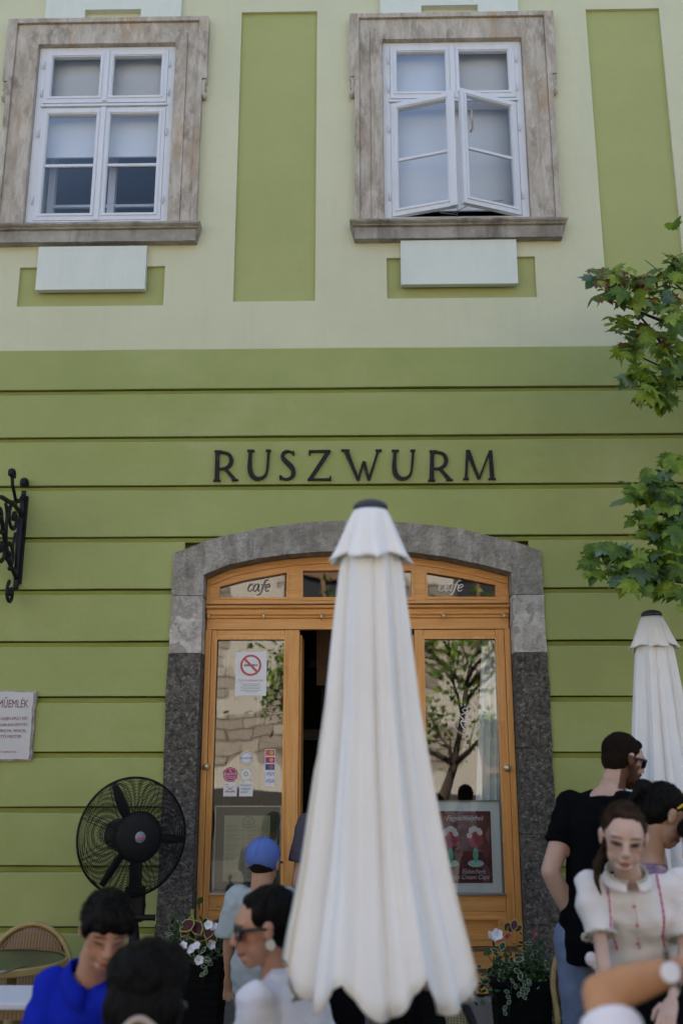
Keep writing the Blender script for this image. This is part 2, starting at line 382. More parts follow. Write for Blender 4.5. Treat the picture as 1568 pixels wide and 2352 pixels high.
# ---- white plaster blocks
def block(pts, y0, y1, name='plaster_block', m='white_pl', lab=None):
    b = MB(); b.prism([tuple(p) for p in pts], y0, y1, 0); o = b.build(name, M[m], B, lab); bevel(o, .006, 2)
PB = -.045
def scr(pts, y): return px2(pts, y)
for pts in ([(89, 568), (336, 563), (334, 663), (82, 666)], [(919, 552), (1185, 550), (1189, 651), (921, 653)]):
    q = scr(pts, PB); x0 = (q[0][0] + q[3][0]) / 2; x1 = (q[1][0] + q[2][0]) / 2; z1 = (q[0][1] + q[1][1]) / 2; z0 = (q[2][1] + q[3][1]) / 2
    block(rect(x0, x1, z0, z1), PB, -.001, lab='white rectangular plaster block under the window')
for pts in ([(108, -6), (103, 47), (193, 47), (197, 22), (323, 21), (324, 45), (415, 43), (419, -8)], [(874, -6), (873, 38), (967, 36), (967, 12), (1096, 11), (1098, 35), (1190, 34), (1190, -6)]):
    q = scr(pts, PB); zb = (q[1][1] + q[2][1] + q[5][1] + q[6][1]) / 4; zn = (q[3][1] + q[4][1]) / 2
    xa, xb, xc, xd = q[1][0], (q[2][0] + q[3][0]) / 2, (q[4][0] + q[5][0]) / 2, q[6][0]
    block([(xa, zb), (xb, zb), (xb, zn), (xc, zn), (xc, zb), (xd, zb), (xd, 7.6), (xa, 7.6)], PB, -.001, lab='white notched plaster block above the window')
# ---- stone window surrounds and sills
def surround(x0, x1, idx):
    xc = (x0 + x1) / 2; ox = .198; k = .032
    zt = WZ1 + .21
    def prof(e):      # outline with ears, inset by e
        o = ox - e
        return [(x0 - o, WZ0 - .0), (x1 + o, WZ0 - .0), (x1 + o, 6.30), (x1 + o + k, 6.30 + e), (x1 + o + k, zt - e), (x0 - o - k, zt - e), (x0 - o - k, 6.30 + e), (x0 - o, 6.30)]
    s_ = MB()
    a0 = prof(0); a1 = prof(.035); 
    inner = lambda e, zb=WZ0 + .0005: [(x0 - e, zb), (x1 + e, zb), (x1 + e, WZ1 + e), (x0 - e, WZ1 + e)]
    def ring(outer, inn, y):
        # open at the bottom: join as one polygon (outer path then inner path back)
        path = outer[1:] + [outer[0], inn[0], inn[3], inn[2], inn[1]]
        s_.prism(path, y, .0)
    ring(a0, [(x0 - ox + .035, WZ0), (x1 + ox - .035, WZ0), (x1 + ox - .035 , zt - .035), (x0 - ox + .035, zt - .035)], -.062)
    ring([(x0 - ox + .037, WZ0), (x1 + ox - .037, WZ0), (x1 + ox - .037, zt - .037), (x0 - ox + .037, zt - .037)], inner(.085), -.042)
    ring([(x0 - .083, WZ0), (x1 + .083, WZ0), (x1 + .083, WZ1 + .083), (x0 - .083, WZ1 + .083)], inner(.001), -.052)
    o = s_.build('stone_surround', M['stone_w'], B, 'weathered beige stone surround with rusty stains' if idx == 0 else 'weathered grey beige stone surround with a white paint splash'); bevel(o, .006, 2)
    for sg, xx in ((-1, x0 - ox), (1, x1 + ox)):
        e = MB()
        for j, (zc, r_) in enumerate(((6.285, .018), (6.235, .014), (6.175, .022))):
            e.ell((xx + sg * .016, -.03, zc), (r_, .03, r_ * 1.1), 10, 6)
        e.box(xx - .012 + sg * .006, xx + .012 + sg * .008, -.055, -.002, 6.17, 6.29)
        e.build('scroll_bracket', M['stone_w'], B)
    sl = MB(); lo = .232
    pr = [(-.001, -.003), (-.100, -.003), (-.110, -.010), (-.110, -.022), (-.100, -.029), (-.088, -.034), (-.084, -.042), (-.064, -.045), (-.064, -.128), (-.001, -.128)]
    n = 24; vs = []; rnd = random.Random(idx)
    ends = [(0, 0), (0, 0), (0, 0), (0, 0), (.004, 0), (.02, 0), (.022, 0), (.03, 0), (.032, 0), (.032, 0)]
    for i in range(n + 1):
        t = i / n
        for j, (y, z) in enumerate(pr):
            ins = ends[j][0]; x = (x0 - lo + ins) + (x1 + lo - ins - (x0 - lo + ins)) * t
            vs.append((x, y + (rnd.uniform(-.0025, .0025) if y < -.01 else 0), WZ0 + z + rnd.uniform(-.0012, .0012)))
    K = len(pr)
    sl.add(vs, [(i * K + j, i * K + (j + 1) % K, (i + 1) * K + (j + 1) % K, (i + 1) * K + j) for i in range(n) for j in range(K)] + [tuple(range(K)), tuple(n * K + j for j in range(K))])
    sl.build('window_sill', M['sill'], B, 'grey moulded stone sill with dark weather stains')
surround(*WX[0], 0); surround(*WX[1], 1)

# ---- windows: white timber frames, casements, blinds
def sash(mb, gl, w_, h_, bar=None, T=None, fw=.046, th=.035, hooks=True):
    """one casement in local x (0..w), z (0..h), y 0 front"""
    mb.prism(rect(0, w_, 0, h_), 0, th, 0, [rect(fw, w_ - fw, fw * 1.15, h_ - fw)], T=T)
    mb.prism(rect(fw * .55, w_ - fw * .55, fw * .7, h_ - fw * .55), -.007, .0, 0, [rect(fw * .85, w_ - fw * .85, fw, h_ - fw * .85)], T=T)
    for b in (bar or ()): mb.box(fw, w_ - fw, .008, .026, b - .010, b + .010, T=T)
    gl.add([(fw, .02, fw), (w_ - fw, .02, fw), (w_ - fw, .02, h_ - fw), (fw, .02, h_ - fw)], [(0, 1, 2, 3)], T=T)
def window(x0, x1, opened, idx):
    fr = MB(); W = x1 - x0; F = .052; yf = -.012
    zc = at(784, 247 if not opened else 236, 0).z
    zc = 6.125
    fr.prism(rect(x0 + .002, x1 - .002, WZ0 + .003, WZ1 - .002), yf, .07, 0, [rect(x0 + F, x1 - F, WZ0 + .06, WZ1 - .03)])
    xm = (x0 + x1) / 2
    fr.box(x0 + F, x1 - F, yf + .004, .065, zc - .02, zc + .022)
    fr.box(x0 + F - .01, x1 - F + .01, yf - .016, yf + .004, zc - .012, zc + .006)
    fr.box(xm - .018, xm + .018, yf + .004, .06, zc + .022, WZ1 - .03)
    fr.box(xm - .016, xm + .016, yf - .016, yf + .003, zc + .03, WZ1 - .028)
    if not opened:
        fr.box(xm - .016, xm + .016, yf - .017, yf + .0, WZ0 + .055, zc - .02)
    wf = fr.build('window', M['winpaint'], B, 'white painted timber window, closed, with its blind half down' if not opened else 'white painted timber window with both lower casements ajar'); bevel(wf, .003, 2)
    hw = (W - 2 * F) / 2
    def add_sash(T, w_, h_, bar):
        a, g_ = MB(), MB(); sash(a, g_, w_, h_, bar, T)
        so = a.build('sash', M['winpaint'], wf); bevel(so, .0025, 2); 
        g_.build('pane', M['glass_w'], wf)
    for k in (0, 1):
        add_sash(Matrix.Translation((x0 + F + k * hw + .002, yf - .004, zc + .024)), hw - .004, WZ1 - .03 - zc - .027, None)
    zb = WZ0 + .062; hh = zc - .024 - zb
    yl = yf - .006
    for k in (0, 1):
        if opened:
            ang = 17 if k == 0 else 22
            if k == 0: T = Matrix.Translation((x0 + F + .002, yl, zb)) @ Matrix.Rotation(R(-ang), 4, 'Z')
            else: T = Matrix.Translation((x1 - F - .002, yl, zb)) @ Matrix.Rotation(R(ang), 4, 'Z') @ Matrix.Translation((-(hw - .002), 0, 0))
        else: T = Matrix.Translation((x0 + F + k * hw + .002, yl + .002, zb))
        add_sash(T, hw - .004, hh, [hh * .49])
        if opened and k == 0:
            st = MB(); st.box(hw - .035, hw + .012, -.016, 0, -.005, hh, T=T); st.build('weather_strip', M['winpaint'], wf)
        if opened and k == 1:
            hd = MB(); hd.tube([(.062, .048, hh * .62), (.062, .06, hh * .64), (.062, .06, hh * .8), (.062, .048, hh * .82)], .006, T=T)
            hd.tube([(.064, -.004, hh * .62), (.064, -.03, hh * .63), (.064, -.03, hh * .79), (.064, -.004, hh * .8)], .0075, T=T)
            hd.build('handle', M['plaque_edge'], wf)
    # hinges
    for xx in (x0 + F * .55 + .012, x1 - F * .55 - .012):
        for zz in (zb + .15, zb + hh - .2, zc + .1, zc + .33): hg = MB(); hg.tube([(xx, yf - .012, zz - .03), (xx, yf - .012, zz + .03)], .006, 6); hg.build('hinge', M['winpaint'], wf)
    # inner casements and blind
    inn = MB(); yi = .30
    inn.prism(rect(x0 + .03, x1 - .03, WZ0 + .03, WZ1 - .02), yi, yi + .05, 0, [rect(x0 + .075, xm - .025, WZ0 + .08, zc - .02), rect(xm + .025, x1 - .075, WZ0 + .08, zc - .02), rect(x0 + .075, xm - .025, zc + .02, WZ1 - .07), rect(xm + .025, x1 - .075, zc + .02, WZ1 - .07)])
    for xa, xb in ((x0 + .075, xm - .025), (xm + .025, x1 - .075)): inn.box(xa, xb, yi + .01, yi + .03, zb + .30, zb + .32)
    if not opened: inn.build('inner_casement', M['winpaint'], wf)
    bl = MB(); zbl = 5.80 if not opened else 5.345
    nb = 16
    bl.add([(x0 + .03 + (W - .06) * i / nb, .105 + .004 * math.sin(i * .9), z) for z in (zbl, 6.60) for i in range(nb + 1)], [(i, i + 1, nb + 2 + i, nb + 1 + i) for i in range(nb)], 0, True)
    bl.tube([(x0 + .03, .13, 6.585), (x1 - .03, .13, 6.585)], .018, 10); bl.box(x0 + .03, x1 - .03, .098, .112, zbl - .012, zbl)
    bl.build('roller_blind', M['blind'], wf)
    if opened:
        rod = MB()
        rod.tube([(xm - .22, -.05, WZ0 + .12), (xm - .1, -.03, WZ0 + .075), (xm + .0, -.02, WZ0 + .07)], .003, 5)
        rod.tube([(xm + .3, -.09, WZ0 + .13), (xm + .1, -.06, WZ0 + .13), (xm - .04, -.02, WZ0 + .07)], .003, 5)
        rod.tube([(xm + .0, -.02, WZ0 + .05), (xm + .005, -.03, WZ0 + .14)], .003, 5); rod.build('window_stay', M['metal'], wf)
window(*WX[0], False, 0); window(*WX[1], True, 1)

# ---- stone door surround
def seg_arc(pxs, Y): return [(p.x, p.z) for p in (at(a, b, Y) for a, b in pxs)]
SY = -.045
outer_arc = seg_arc([(399, 1270), (435, 1258), (471, 1243), (516, 1230), (603, 1212), (705, 1199), (790, 1195), (880, 1197), (933, 1200), (1053, 1213), (1125, 1231), (1185, 1245), (1242, 1265)], SY)
in_arc = [(p.x, p.z) for p in inner_arc]
Z1 = at(800, 1367, SY).z; Z2 = at(800, 1499, SY).z; Z3 = at(800, 1718, SY).z; Z4 = at(800, 1916, SY).z; Z5 = at(800, 2124, SY).z
xl0, xl1 = -1.158, in_arc[0][0]; xr0, xr1 = in_arc[-1][0], 1.092
a_ = MB()
cut_l, cut_r = 0, 12
a_.prism([(xl0, Z1 + .002), (xl1, Z1 + .002)] + in_arc + [(xr0, Z1 + .002), (xr1, Z1 + .002)] + outer_arc[::-1], SY, .2, 0)
o = a_.build('arch_stone', M['stone_a'], B, 'segmental arch of mottled grey stone over the door'); bevel(o, .007, 2)
for (za, zb, mm, lab, ex) in ((Z1, Z2, 'stone_l', 'pale chipped stone block of the door surround', 0), (Z2, Z3, 'stone_d', 'dark speckled stone block of the door surround', .004), (Z3, Z4, 'stone_d', 'dark speckled stone block of the door surround', .002), (Z4, Z5, 'stone_d', 'dark speckled stone block of the door surround', .004), (Z5, -.04, 'stone_d', 'dark lowest block of the door surround', .012)):
    for s_ in (-1, 1):
        q = MB(); n = 6; rnd = random.Random(int(za * 100) + s_)
        if s_ < 0: ed = [(xl0 - ex + rnd.uniform(-.004, .004), za - .002 - (za - zb - .003) * i / n) for i in range(n + 1)]; pts = ed + [(xl1, zb + .001), (xl1, za - .002)]
        else: ed = [(xr1 + ex + rnd.uniform(-.004, .004), za - .002 - (za - zb - .003) * i / n) for i in range(n + 1)]; pts = ed + [(xr0, zb + .001), (xr0, za - .002)]
        q.prism(pts, SY + rnd.uniform(-.002, .002), .2, 0); o = q.build('jamb_block', M[mm], B, lab); bevel(o, .006, 2)
# ---- peeled plaster patches (bare render where the green paint fell off)
def patch(pts, y, m='render_grey'):
    q = MB(); rnd = random.Random(len(pts) * 7 + int(pts[0][0]))
    pp = smooth_pts(pts + [pts[0]], 4)[:-1]
    pp = [(a + rnd.uniform(-1, 1), b + rnd.uniform(-1, 1)) for a, b in pp]
    q.prism(px2(pp, y), y, y + .003); q.build('peeled_patch', M[m], B, 'bare grey render where the paint peeled')
patch([(62, 2126), (82, 2118), (97, 2106), (122, 2105), (135, 2113), (143, 2120), (155, 2116), (166, 2118), (172, 2126), (120, 2127)], -.0275)
patch([(168, 2126), (175, 2110), (190, 2106), (196, 2104), (205, 2095), (218, 2126)], -.0272)
patch([(325, 2050), (356, 2048), (356, 2120), (312, 2124), (318, 2090)], -.0272)
patch([(158, 2149), (250, 2148), (340, 2150), (355, 2151), (355, 2164), (338, 2158), (300, 2156), (240, 2158), (190, 2156)], -.0272)
patch([(312, 2066), (330, 2058), (336, 2078), (330, 2096), (318, 2106)], -.030, 'stone_d')

# ---- wooden door set
DY = .10
D = MB(); xf0, xf1 = xl1 + .003, xr0 - .003
ia = [(x, z - .004) for x, z in in_arc]; ia[0] = (xf0, ia[0][1]); ia[-1] = (xf1, ia[-1][1])
zq = lambda py, Y=DY: at(784, py, Y).z
xq = lambda px, py, Y=DY: at(px, py, Y).x
zt0, zt1 = zq(1372), zq(1391)         # transom glass bottom, bottom rail bottom
ph = [px2(p, DY) for p in ([(504, 1348), (560, 1333), (659, 1315), (657, 1372), (503, 1372)], [(695, 1311), (820, 1309), (944, 1311), (945, 1372), (695, 1372)], [(980, 1315), (1060, 1328), (1137, 1344), (1137, 1371), (981, 1371)])]
# outline: arch down to z of rail bottom
D.prism([(xf0, zt1), (xf1, zt1)] + ia[::-1], DY, DY + .06, 0, ph)
dj = D.build('door', M['wood_h'], B, 'orange oak door set with arched fanlight and open middle')
bevel(dj, .003, 2)
tr = MB()   # raised outer arch rim of the fanlight and glazing beads
ir = [(x * .985 + .0, z - .042) for x, z in ia]
tr.prism(ia + [(xf1, zt1 + .003), (ir[-1][0], zt1 + .003)] + ir[::-1] + [(ir[0][0], zt1 + .003), (xf0, zt1 + .003)], DY - .012, DY - .0005, 0)
for h in ph:
    cx = sum(p[0] for p in h) / len(h); cz = sum(p[1] for p in h) / len(h)
    big = [(cx + (x - cx) * (1 + .05), cz + (z - cz) * (1 + .2)) for x, z in h]
    tr.prism(big, DY - .007, DY - .0005, 0, [h])
o = tr.build('glazing_bead', M['wood_h'], dj); bevel(o, .003, 2)
for h in ph:
    q = MB(); q.add([(x, DY + .03, z) for x, z in h], [tuple(range(len(h)))]); q.build('fanlight_pane', M['glass'], dj)
z_a, z_b, z_c, z_d = zq(1394), zq(1404), zq(1421), zq(1444)
ml = MB()
pr = [(DY + .05, zt1 - .002), (DY - .055, zt1 - .004), (DY - .062, zt1 - .012), (DY - .058, zt1 - .022), (DY - .03, zt1 - .026), (DY - .03, z_b - .022), (DY - .018, z_b - .03), (DY - .018, z_c + .004), (DY - .004, z_c), (DY - .004, z_d - .004), (DY + .05, z_d - .004)]
ml.add([(x, y, z) for x in (xf0 + .004, xf1 - .004) for y, z in pr], [(j, (j + 1) % len(pr), len(pr) + (j + 1) % len(pr), len(pr) + j) for j in range(len(pr))] + [tuple(range(len(pr))), tuple(range(len(pr), 2 * len(pr)))])
o = ml.build('transom_moulding', M['wood_h'], dj); bevel(o, .003, 2)
dr = MB(); dr.box(xf0 + .006, xf1 - .006, DY - .064, DY - .03, zt1 - .003, zt1 + .004); dr.build('drip_edge', M['wood_d'], dj, 'weathered grey drip edge')
for hx, hy in ((479, 1414), (605, 1414), (738, 1415), (1017, 1413), (1156, 1413)):
    p = at(hx, hy, DY - .03); q = MB()
    q.ell((p.x, p.y, p.z + .008), (.013, .014, .012), 10, 6); q.tube([(p.x, p.y - .010, p.z + .004), (p.x + .002, p.y - .020, p.z - .006), (p.x + .001, p.y - .010, p.z - .026)], [.010, .008, .003], 8)
    q.build('hook', M['brass'], dj)
# frame stiles
zb_leaf = zq(2173)
xs0 = xf0; leafs = []
def bar_v(mb, x0, x1, z0, z1, y0=DY, y1=DY + .05): mb.box(x0, x1, y0, y1, z0, z1)
xa = xq(688, 1443); xb2 = xq(951, 1443)
zbot = zq(2285)
for xx in (xf0, xf1 - .035): fs_ = MB(); fs_.box(xx, xx + .035, DY - .012, DY + .06, zbot, z_d - .005); o = fs_.build('frame_stile', M['wood'], dj); bevel(o, .003, 2)
def leaf(x0, x1, gx0, gx1, side):
    L_ = MB(); zt = z_d - .007; g1 = zq(1467); g0 = zq(2053); p1 = zq(2092); 
    for sa, sb_ in ((x0, gx0), (gx1, x1)): L_ = MB(); L_.box(sa, sb_, DY, DY + .05, zb_leaf, zt); o1 = L_.build('leaf_stile', M['wood'], dj); bevel(o1, .003, 2)
    for sa, sb_ in ((g1, zt - .001), (p1, g0)): H_ = MB(); H_.box(gx0 + .001, gx1 - .001, DY + .001, DY + .049, sa, sb_); o2 = H_.build('leaf_rail', M['wood_h'], dj); bevel(o2, .003, 2)
    H_ = MB(); H_.prism(rect(gx0 + .001, gx1 - .001, zb_leaf + .002, p1 - .001), DY + .001, DY + .02, 0, [rect(gx0 + .035, gx1 - .035, zb_leaf + .035, p1 - .03)])
    H_.box(gx0 + .001, gx1 - .001, DY + .022, DY + .045, zb_leaf + .002, p1 - .001)
    H_.prism(rect(gx0 + .035, gx1 - .035, zb_leaf + .035, p1 - .03), DY - .006, DY + .012, 0, [rect(gx0 + .05, gx1 - .05, zb_leaf + .05, p1 - .045)])
    # the bead round the glass, in four pieces
    o2 = H_.build('lower_panel', M['wood_h'], dj); bevel(o2, .003, 2)
    b_ = MB(); b_.prism(rect(gx0 - .012, gx1 + .012, g0 - .012, g1 + .012), DY - .006, DY + .012, 0, [rect(gx0 + .004, gx1 - .004, g0 + .004, g1 - .004)]); o3 = b_.build('glazing_bead', M['wood'], dj); bevel(o3, .003, 2)
    s_ = MB(); s_.box(gx0 + .002, gx1 - .002, DY - .02, DY - .001, g0 - .006, g0 + .006); s_.build('metal_weather_bar', M['metal'], dj)
    q = MB(); q.add([(gx0, DY + .025, g0), (gx1, DY + .025, g0), (gx1, DY + .025, g1), (gx0, DY + .025, g1)], [(0, 1, 2, 3)]); q.build('door_pane', M['glass'], dj)
    return g0, g1
GL = (xq(500, 1467), xq(655, 1467)); GR = (xq(984, 1467), xq(1140, 1467))
GL = (xq(489, 1750), xq(650, 1750)); GR = (xq(978, 1750), xq(1149, 1750))
G0, G1 = leaf(xf0 + .037, xa, *GL, -1); leaf(xb2, xf1 - .037, *GR, 1)
kb = MB()
hs = [zq(2173), zq(2183), zq(2222), zq(2230), zq(2253), zq(2258), zq(2279)]
for i, (p0, p1, yy) in enumerate(((0, 1, .012), (1, 2, .0), (2, 3, -.012), (3, 4, 0), (4, 5, .014), (5, 6, 0))):
    kb.box(xf0 + .037, xf1 - .037, DY - .03 + yy, DY + .06, hs[p1] + .001, hs[p0] - .001, 0 if p0 in (1, 3, 5) else 1)
kb.build('kick_board', [M['wood_h'], M['wood_d']], dj)
for px, py in ((474, 1761), (1164, 1764)):
    p = at(px, py, DY - .02); q = MB()
    q.lathe([(0, .0), (.021, .0), (.022, .006), (.014, .010), (.012, .024), (.017, .032), (.015, .042), (0, .046)], seg=16, T=Matrix.Translation((p.x, DY - .011, p.z)) @ Matrix.Rotation(R(90), 4, 'X'))
    q.build('knob', M['brass'], dj)
# inward-opened middle leaves, seen edge on
for x_, s_ in ((xa, 1), (xb2, -1)):
    q = MB(); q.box(min(x_ - s_ * .03, x_ + s_ * .012), max(x_ - s_ * .03, x_ + s_ * .012), DY + .055, DY + .30, zb_leaf - .1, z_d - .03); o = q.build('open_leaf', M['wood'], dj, 'door leaf folded back into the shop'); bevel(o, .003)
dk = MB(); dk.box(xa + .06, xb2 - .06, 1.1, 1.14, 2.2, 2.62); dk.build('inner_transom', mat('inner_oak', (.16, .07, .02), .5), dj)
st = MB()
st.box(-.98, .92, -.03, .42, .2, .40 - .003)
o = st.build('threshold_step', M['step'], B, 'grey stone threshold under the door'); bevel(o, .008)
st = MB()
st.box(-1.5, 1.45, -.36, -.047, -.01, .20); o = st.build('door_step', M['step'], B, 'grey stone step before the door'); bevel(o, .008)
# ---- curtain inside right leaf
cu = MB(); c0 = at(1107, 1470, .22); 
nx, nz = 40, 12; vs = []
for j in range(nz + 1):
    t = j / nz; z = G1 - (G1 - (G0 + .28)) * t
    xa_ = xq(1106, 1467, .2) - .085 * t; xb_ = GR[1] + .06
    for i in range(nx + 1):
        u_ = i / nx; vs.append((xa_ + (xb_ - xa_) * u_, .21 + .016 * math.sin(u_ * 26 + t * 1.2) + .008 * math.sin(u_ * 61), z))
cu.add(vs, [(j * (nx + 1) + i, j * (nx + 1) + i + 1, (j + 1) * (nx + 1) + i + 1, (j + 1) * (nx + 1) + i) for j in range(nz) for i in range(nx)], 0, True)
o = cu.build('curtain', mat('white_voile', (.72, .76, .74), .9), None, base=(GR[1], .21, G0)); tag(o, 'white curtain hanging behind the right door glass', 'curtain')
# ================================================================== SIGN
S = thing('shop_sign', 'black metal letters reading RUSZWURM above the arched door', 'sign', at(815, 1105, -.03))
SYF = -.05
def c4(p): a = at(345 + p[0] * .6, 1003.5 + p[1] * .6, SYF); return (a.x, a.z)
KS = (c4((100, 0))[0] - c4((0, 0))[0]) / 100
def letter(strokes):
    q = MB()
    for i, (pts, ws) in enumerate(strokes):
        y = SYF + i * .0011
        if ws is None: q.prism([c4(p) for p in pts], y, -.026)
        else: ribbon_mesh(q, [c4(p) for p in pts], [x * KS for x in ws], y, -.026, k=4)
    q.build('letter', M['letter'], S)
def Rl(o): return [([(o + 250, 54), (o + 264, 54), (o + 263, 166), (o + 246, 167)], None), ([(o + 258, 58), (o + 280, 58), (o + 300, 65), (o + 309, 80), (o + 309, 96), (o + 299, 112), (o + 280, 120), (o + 262, 121)], [9, 9, 11, 14, 14, 12, 9, 8]),
    ([(o + 279, 119), (o + 291, 117), (o + 333, 163), (o + 318, 167)], None), ([(o + 246, 50), (o + 275, 50), (o + 275, 57), (o + 246, 57)], None), ([(o + 241, 162), (o + 268, 162), (o + 268, 169), (o + 241, 169)], None), ([(o + 312, 161), (o + 336, 160), (o + 336, 166), (o + 312, 168)], None)]
def Ul(o): return [([(o + 384, 52), (o + 381, 90), (o + 381, 120), (o + 387, 143), (o + 402, 157), (o + 420, 158), (o + 437, 149), (o + 446, 130), (o + 450, 95), (o + 453, 52)], [12, 14, 17, 18, 15, 12, 9, 8, 9, 9]),
    ([(o + 371, 48), (o + 398, 48), (o + 398, 55), (o + 371, 55)], None), ([(o + 442, 47), (o + 461, 47), (o + 461, 54), (o + 442, 54)], None)]
letter(Rl(0)); letter(Ul(0))
letter([([(548, 62), (536, 55), (520, 54), (508, 64), (508, 80), (522, 95), (538, 111), (547, 128), (545, 147), (530, 159), (512, 160), (498, 148)], [7, 6, 9, 12, 15, 17, 18, 16, 13, 9, 8, 5]),
        ([(546, 53), (551, 53), (551, 69), (546, 69)], None), ([(494, 145), (499, 145), (500, 163), (495, 163)], None)])
letter([([(608, 50), (690, 49), (690, 57), (608, 58)], None), ([(606, 50), (612, 50), (612, 68), (606, 68)], None), ([(673, 55), (690, 55), (620, 161), (603, 161)], None), ([(602, 158), (692, 157), (692, 165), (602, 166)], None), ([(686, 148), (692, 148), (692, 166), (686, 166)], None)])
letter([([(739, 50), (758, 50), (801, 165), (791, 165)], None), ([(812, 92), (820, 92), (799, 165), (791, 165)], None), ([(812, 92), (824, 92), (841, 164), (831, 164)], None), ([(868, 50), (877, 50), (841, 164), (832, 164)], None), ([(730, 46), (762, 46), (762, 53), (730, 53)], None), ([(862, 46), (886, 46), (886, 53), (862, 53)], None)])
letter(Ul(553)); letter(Rl(822))
letter([([(1209, 50), (1218, 50), (1213, 160), (1203, 160)], None), ([(1207, 50), (1222, 48), (1262, 160), (1253, 160)], None), ([(1294, 55), (1303, 50), (1262, 160), (1254, 160)], None), ([(1296, 50), (1308, 50), (1317, 160), (1300, 160)], None), ([(1197, 156), (1219, 156), (1219, 163), (1197, 163)], None), ([(1294, 156), (1322, 156), (1322, 163), (1294, 163)], None)])

# ================================================================== PLAQUE
YP = -.060
pr_ = at(75, 1747, YP); ptop = at(82, 1586, YP)
PQ = thing('memorial_plaque', 'pale marble monument plaque with worn edges and dark lettering on the green wall', 'plaque', (pr_.x, YP, pr_.z))
px1 = (pr_.x + ptop.x) / 2 - .002; rnd = random.Random(5)
pz0, pz1 = pr_.z, ptop.z
edge = []
for (x0_, z0_), (x1_, z1_) in (((px1 - .95, pz0), (px1, pz0)), ((px1, pz0), (px1, pz1)), ((px1, pz1), (px1 - .95, pz1)), ((px1 - .95, pz1), (px1 - .95, pz0))):
    for i in range(14): edge.append((x0_ + (x1_ - x0_) * i / 14 + rnd.uniform(-.003, .002), z0_ + (z1_ - z0_) * i / 14 + rnd.uniform(-.003, .002)))
q = MB(); q.prism(edge, YP + .008, -.022); o = q.build('slab', M['plaque_edge'], PQ); bevel(o, .004)
q = MB(); cx_, cz_ = px1 - .475, (pz0 + pz1) / 2
q.prism([(cx_ + (x - cx_) * .972 + rnd.uniform(-.002, .002), cz_ + (z - cz_) * .955 + rnd.uniform(-.002, .002)) for x, z in edge], YP, YP + .012); o = q.build('face', M['plaque'], PQ); bevel(o, .002)
for s_, rx, by, cap, sx in (('MŰEMLÉK', 65, 1625, 19, .62), ('A XVIII. SZÁZAD ELEJÉN ÉPÜLT KÉT', 64.5, 1653.5, 6.8, .82), ('HÁZBÓL 1698-BAN ÉPITTET-', 66, 1667.8, 6.8, .86), ('TE NÖRSCHL VENCEL', 61, 1681.5, 7.0, .92), ('ÉPITŐ MESTER', 50, 1695, 7.2, 1.0), ('VÁROSI TANÁCS V. B.', 39, 1728.6, 3.9, 1.1)):
    p = at(rx, by, YP - .0012); k = (at(rx, by - cap, YP).z - p.z) / .73
    text_mesh(s_, k, M['ink'], 'inscription', PQ, (p.x, YP - .0008, p.z), sx, align='RIGHT', thick=.0005)

# ================================================================== WROUGHT IRON BRACKET
bx = at(52, 1250, -.1).x - .03
WB = thing('iron_bracket', 'black wrought iron scroll bracket projecting from the green wall at the left edge', 'bracket', (bx, -.03, at(50, 1350, -.05).z))
def spiral(c, r0, r1, a0, a1, n=22): return [(c[0] + (r0 + (r1 - r0) * i / n) * math.cos(a0 + (a1 - a0) * i / n), c[1] + (r0 + (r1 - r0) * i / n) * math.sin(a0 + (a1 - a0) * i / n)) for i in range(n + 1)]
z_t = at(50, 1108, -.05).z; z_b = at(40, 1355, -.05).z; HB = z_t - z_b
def yz(pts, x=bx): return [(x, y, z) for y, z in pts]
q = MB(); q.box(bx - .022, bx + .022, -.055, -.03, z_b + .04, z_t - .09); q.box(bx - .012, bx + .012, -.075, -.055, z_b, z_t - .06)
q.tube(yz(spiral((-.075, z_t - .02), .045, .012, 0, 4.2)), .012, 6, flat=1.6); q.tube(yz([(-.05, z_b + .06), (-.06, z_b + .01), (-.10, z_b - .01), (-.10, z_b + .03)]), [.014, .014, .01, .004], 6)
q.build('wall_bar', M['iron'], WB)
q = MB()
q.tube(yz([(-.07, z_t - .22), (-.2, z_t - .19), (-.42, z_t - .20), (-.75, z_t - .28), (-1.2, z_t - .40)]), .014, 6)
q.tube(yz([(-.07, z_b + .07), (-.22, z_b + .14), (-.42, z_b + .38), (-.6, z_b + .50), (-.85, z_t - .32)]), .014, 6)
q.tube(yz([(-.07, z_t - .09), (-.14, z_t - .15), (-.2, z_t - .15), (-.27, z_t - .08), (-.29, z_t - .03)]), .011, 6)
q.tube(yz(spiral((-.30, z_t - .02), .035, .01, -.5, 4.6)), .011, 6, flat=1.6)
q.build('arm', M['iron'], WB)
for c_, r0, a0, a1 in (((-.20, z_t - .27), .10, 1.4, 9.2), ((-.24, z_t - .50), .09, -1.2, 6.6), ((-.15, z_t - .72), .07, 2.0, 8.6), ((-.42, z_t - .32), .12, 1.0, -6.4), ((-.36, z_t - .50), .08, 3.6, 10.2), ((-.66, z_t - .40), .09, 0.3, 7.2)):
    q = MB(); q.tube(yz(spiral(c_, r0, .016, a0, a1, 40)), .0105, 6, flat=1.5); q.ell((bx, c_[0], c_[1]), (.02, .02, .02), 8, 6); q.build('scroll', M['iron'], WB)
q = MB()
for y_, a_0, b_0 in ((-.10, z_b + .12, z_t - .18), (-.155, z_b + .16, z_t - .35), (-.29, z_b + .25, z_t - .22)): q.tube(yz([(y_, a_0), (y_ - .02, (a_0 + b_0) / 2), (y_, b_0)]), .008, 6)
q.build('stem', M['iron'], WB)

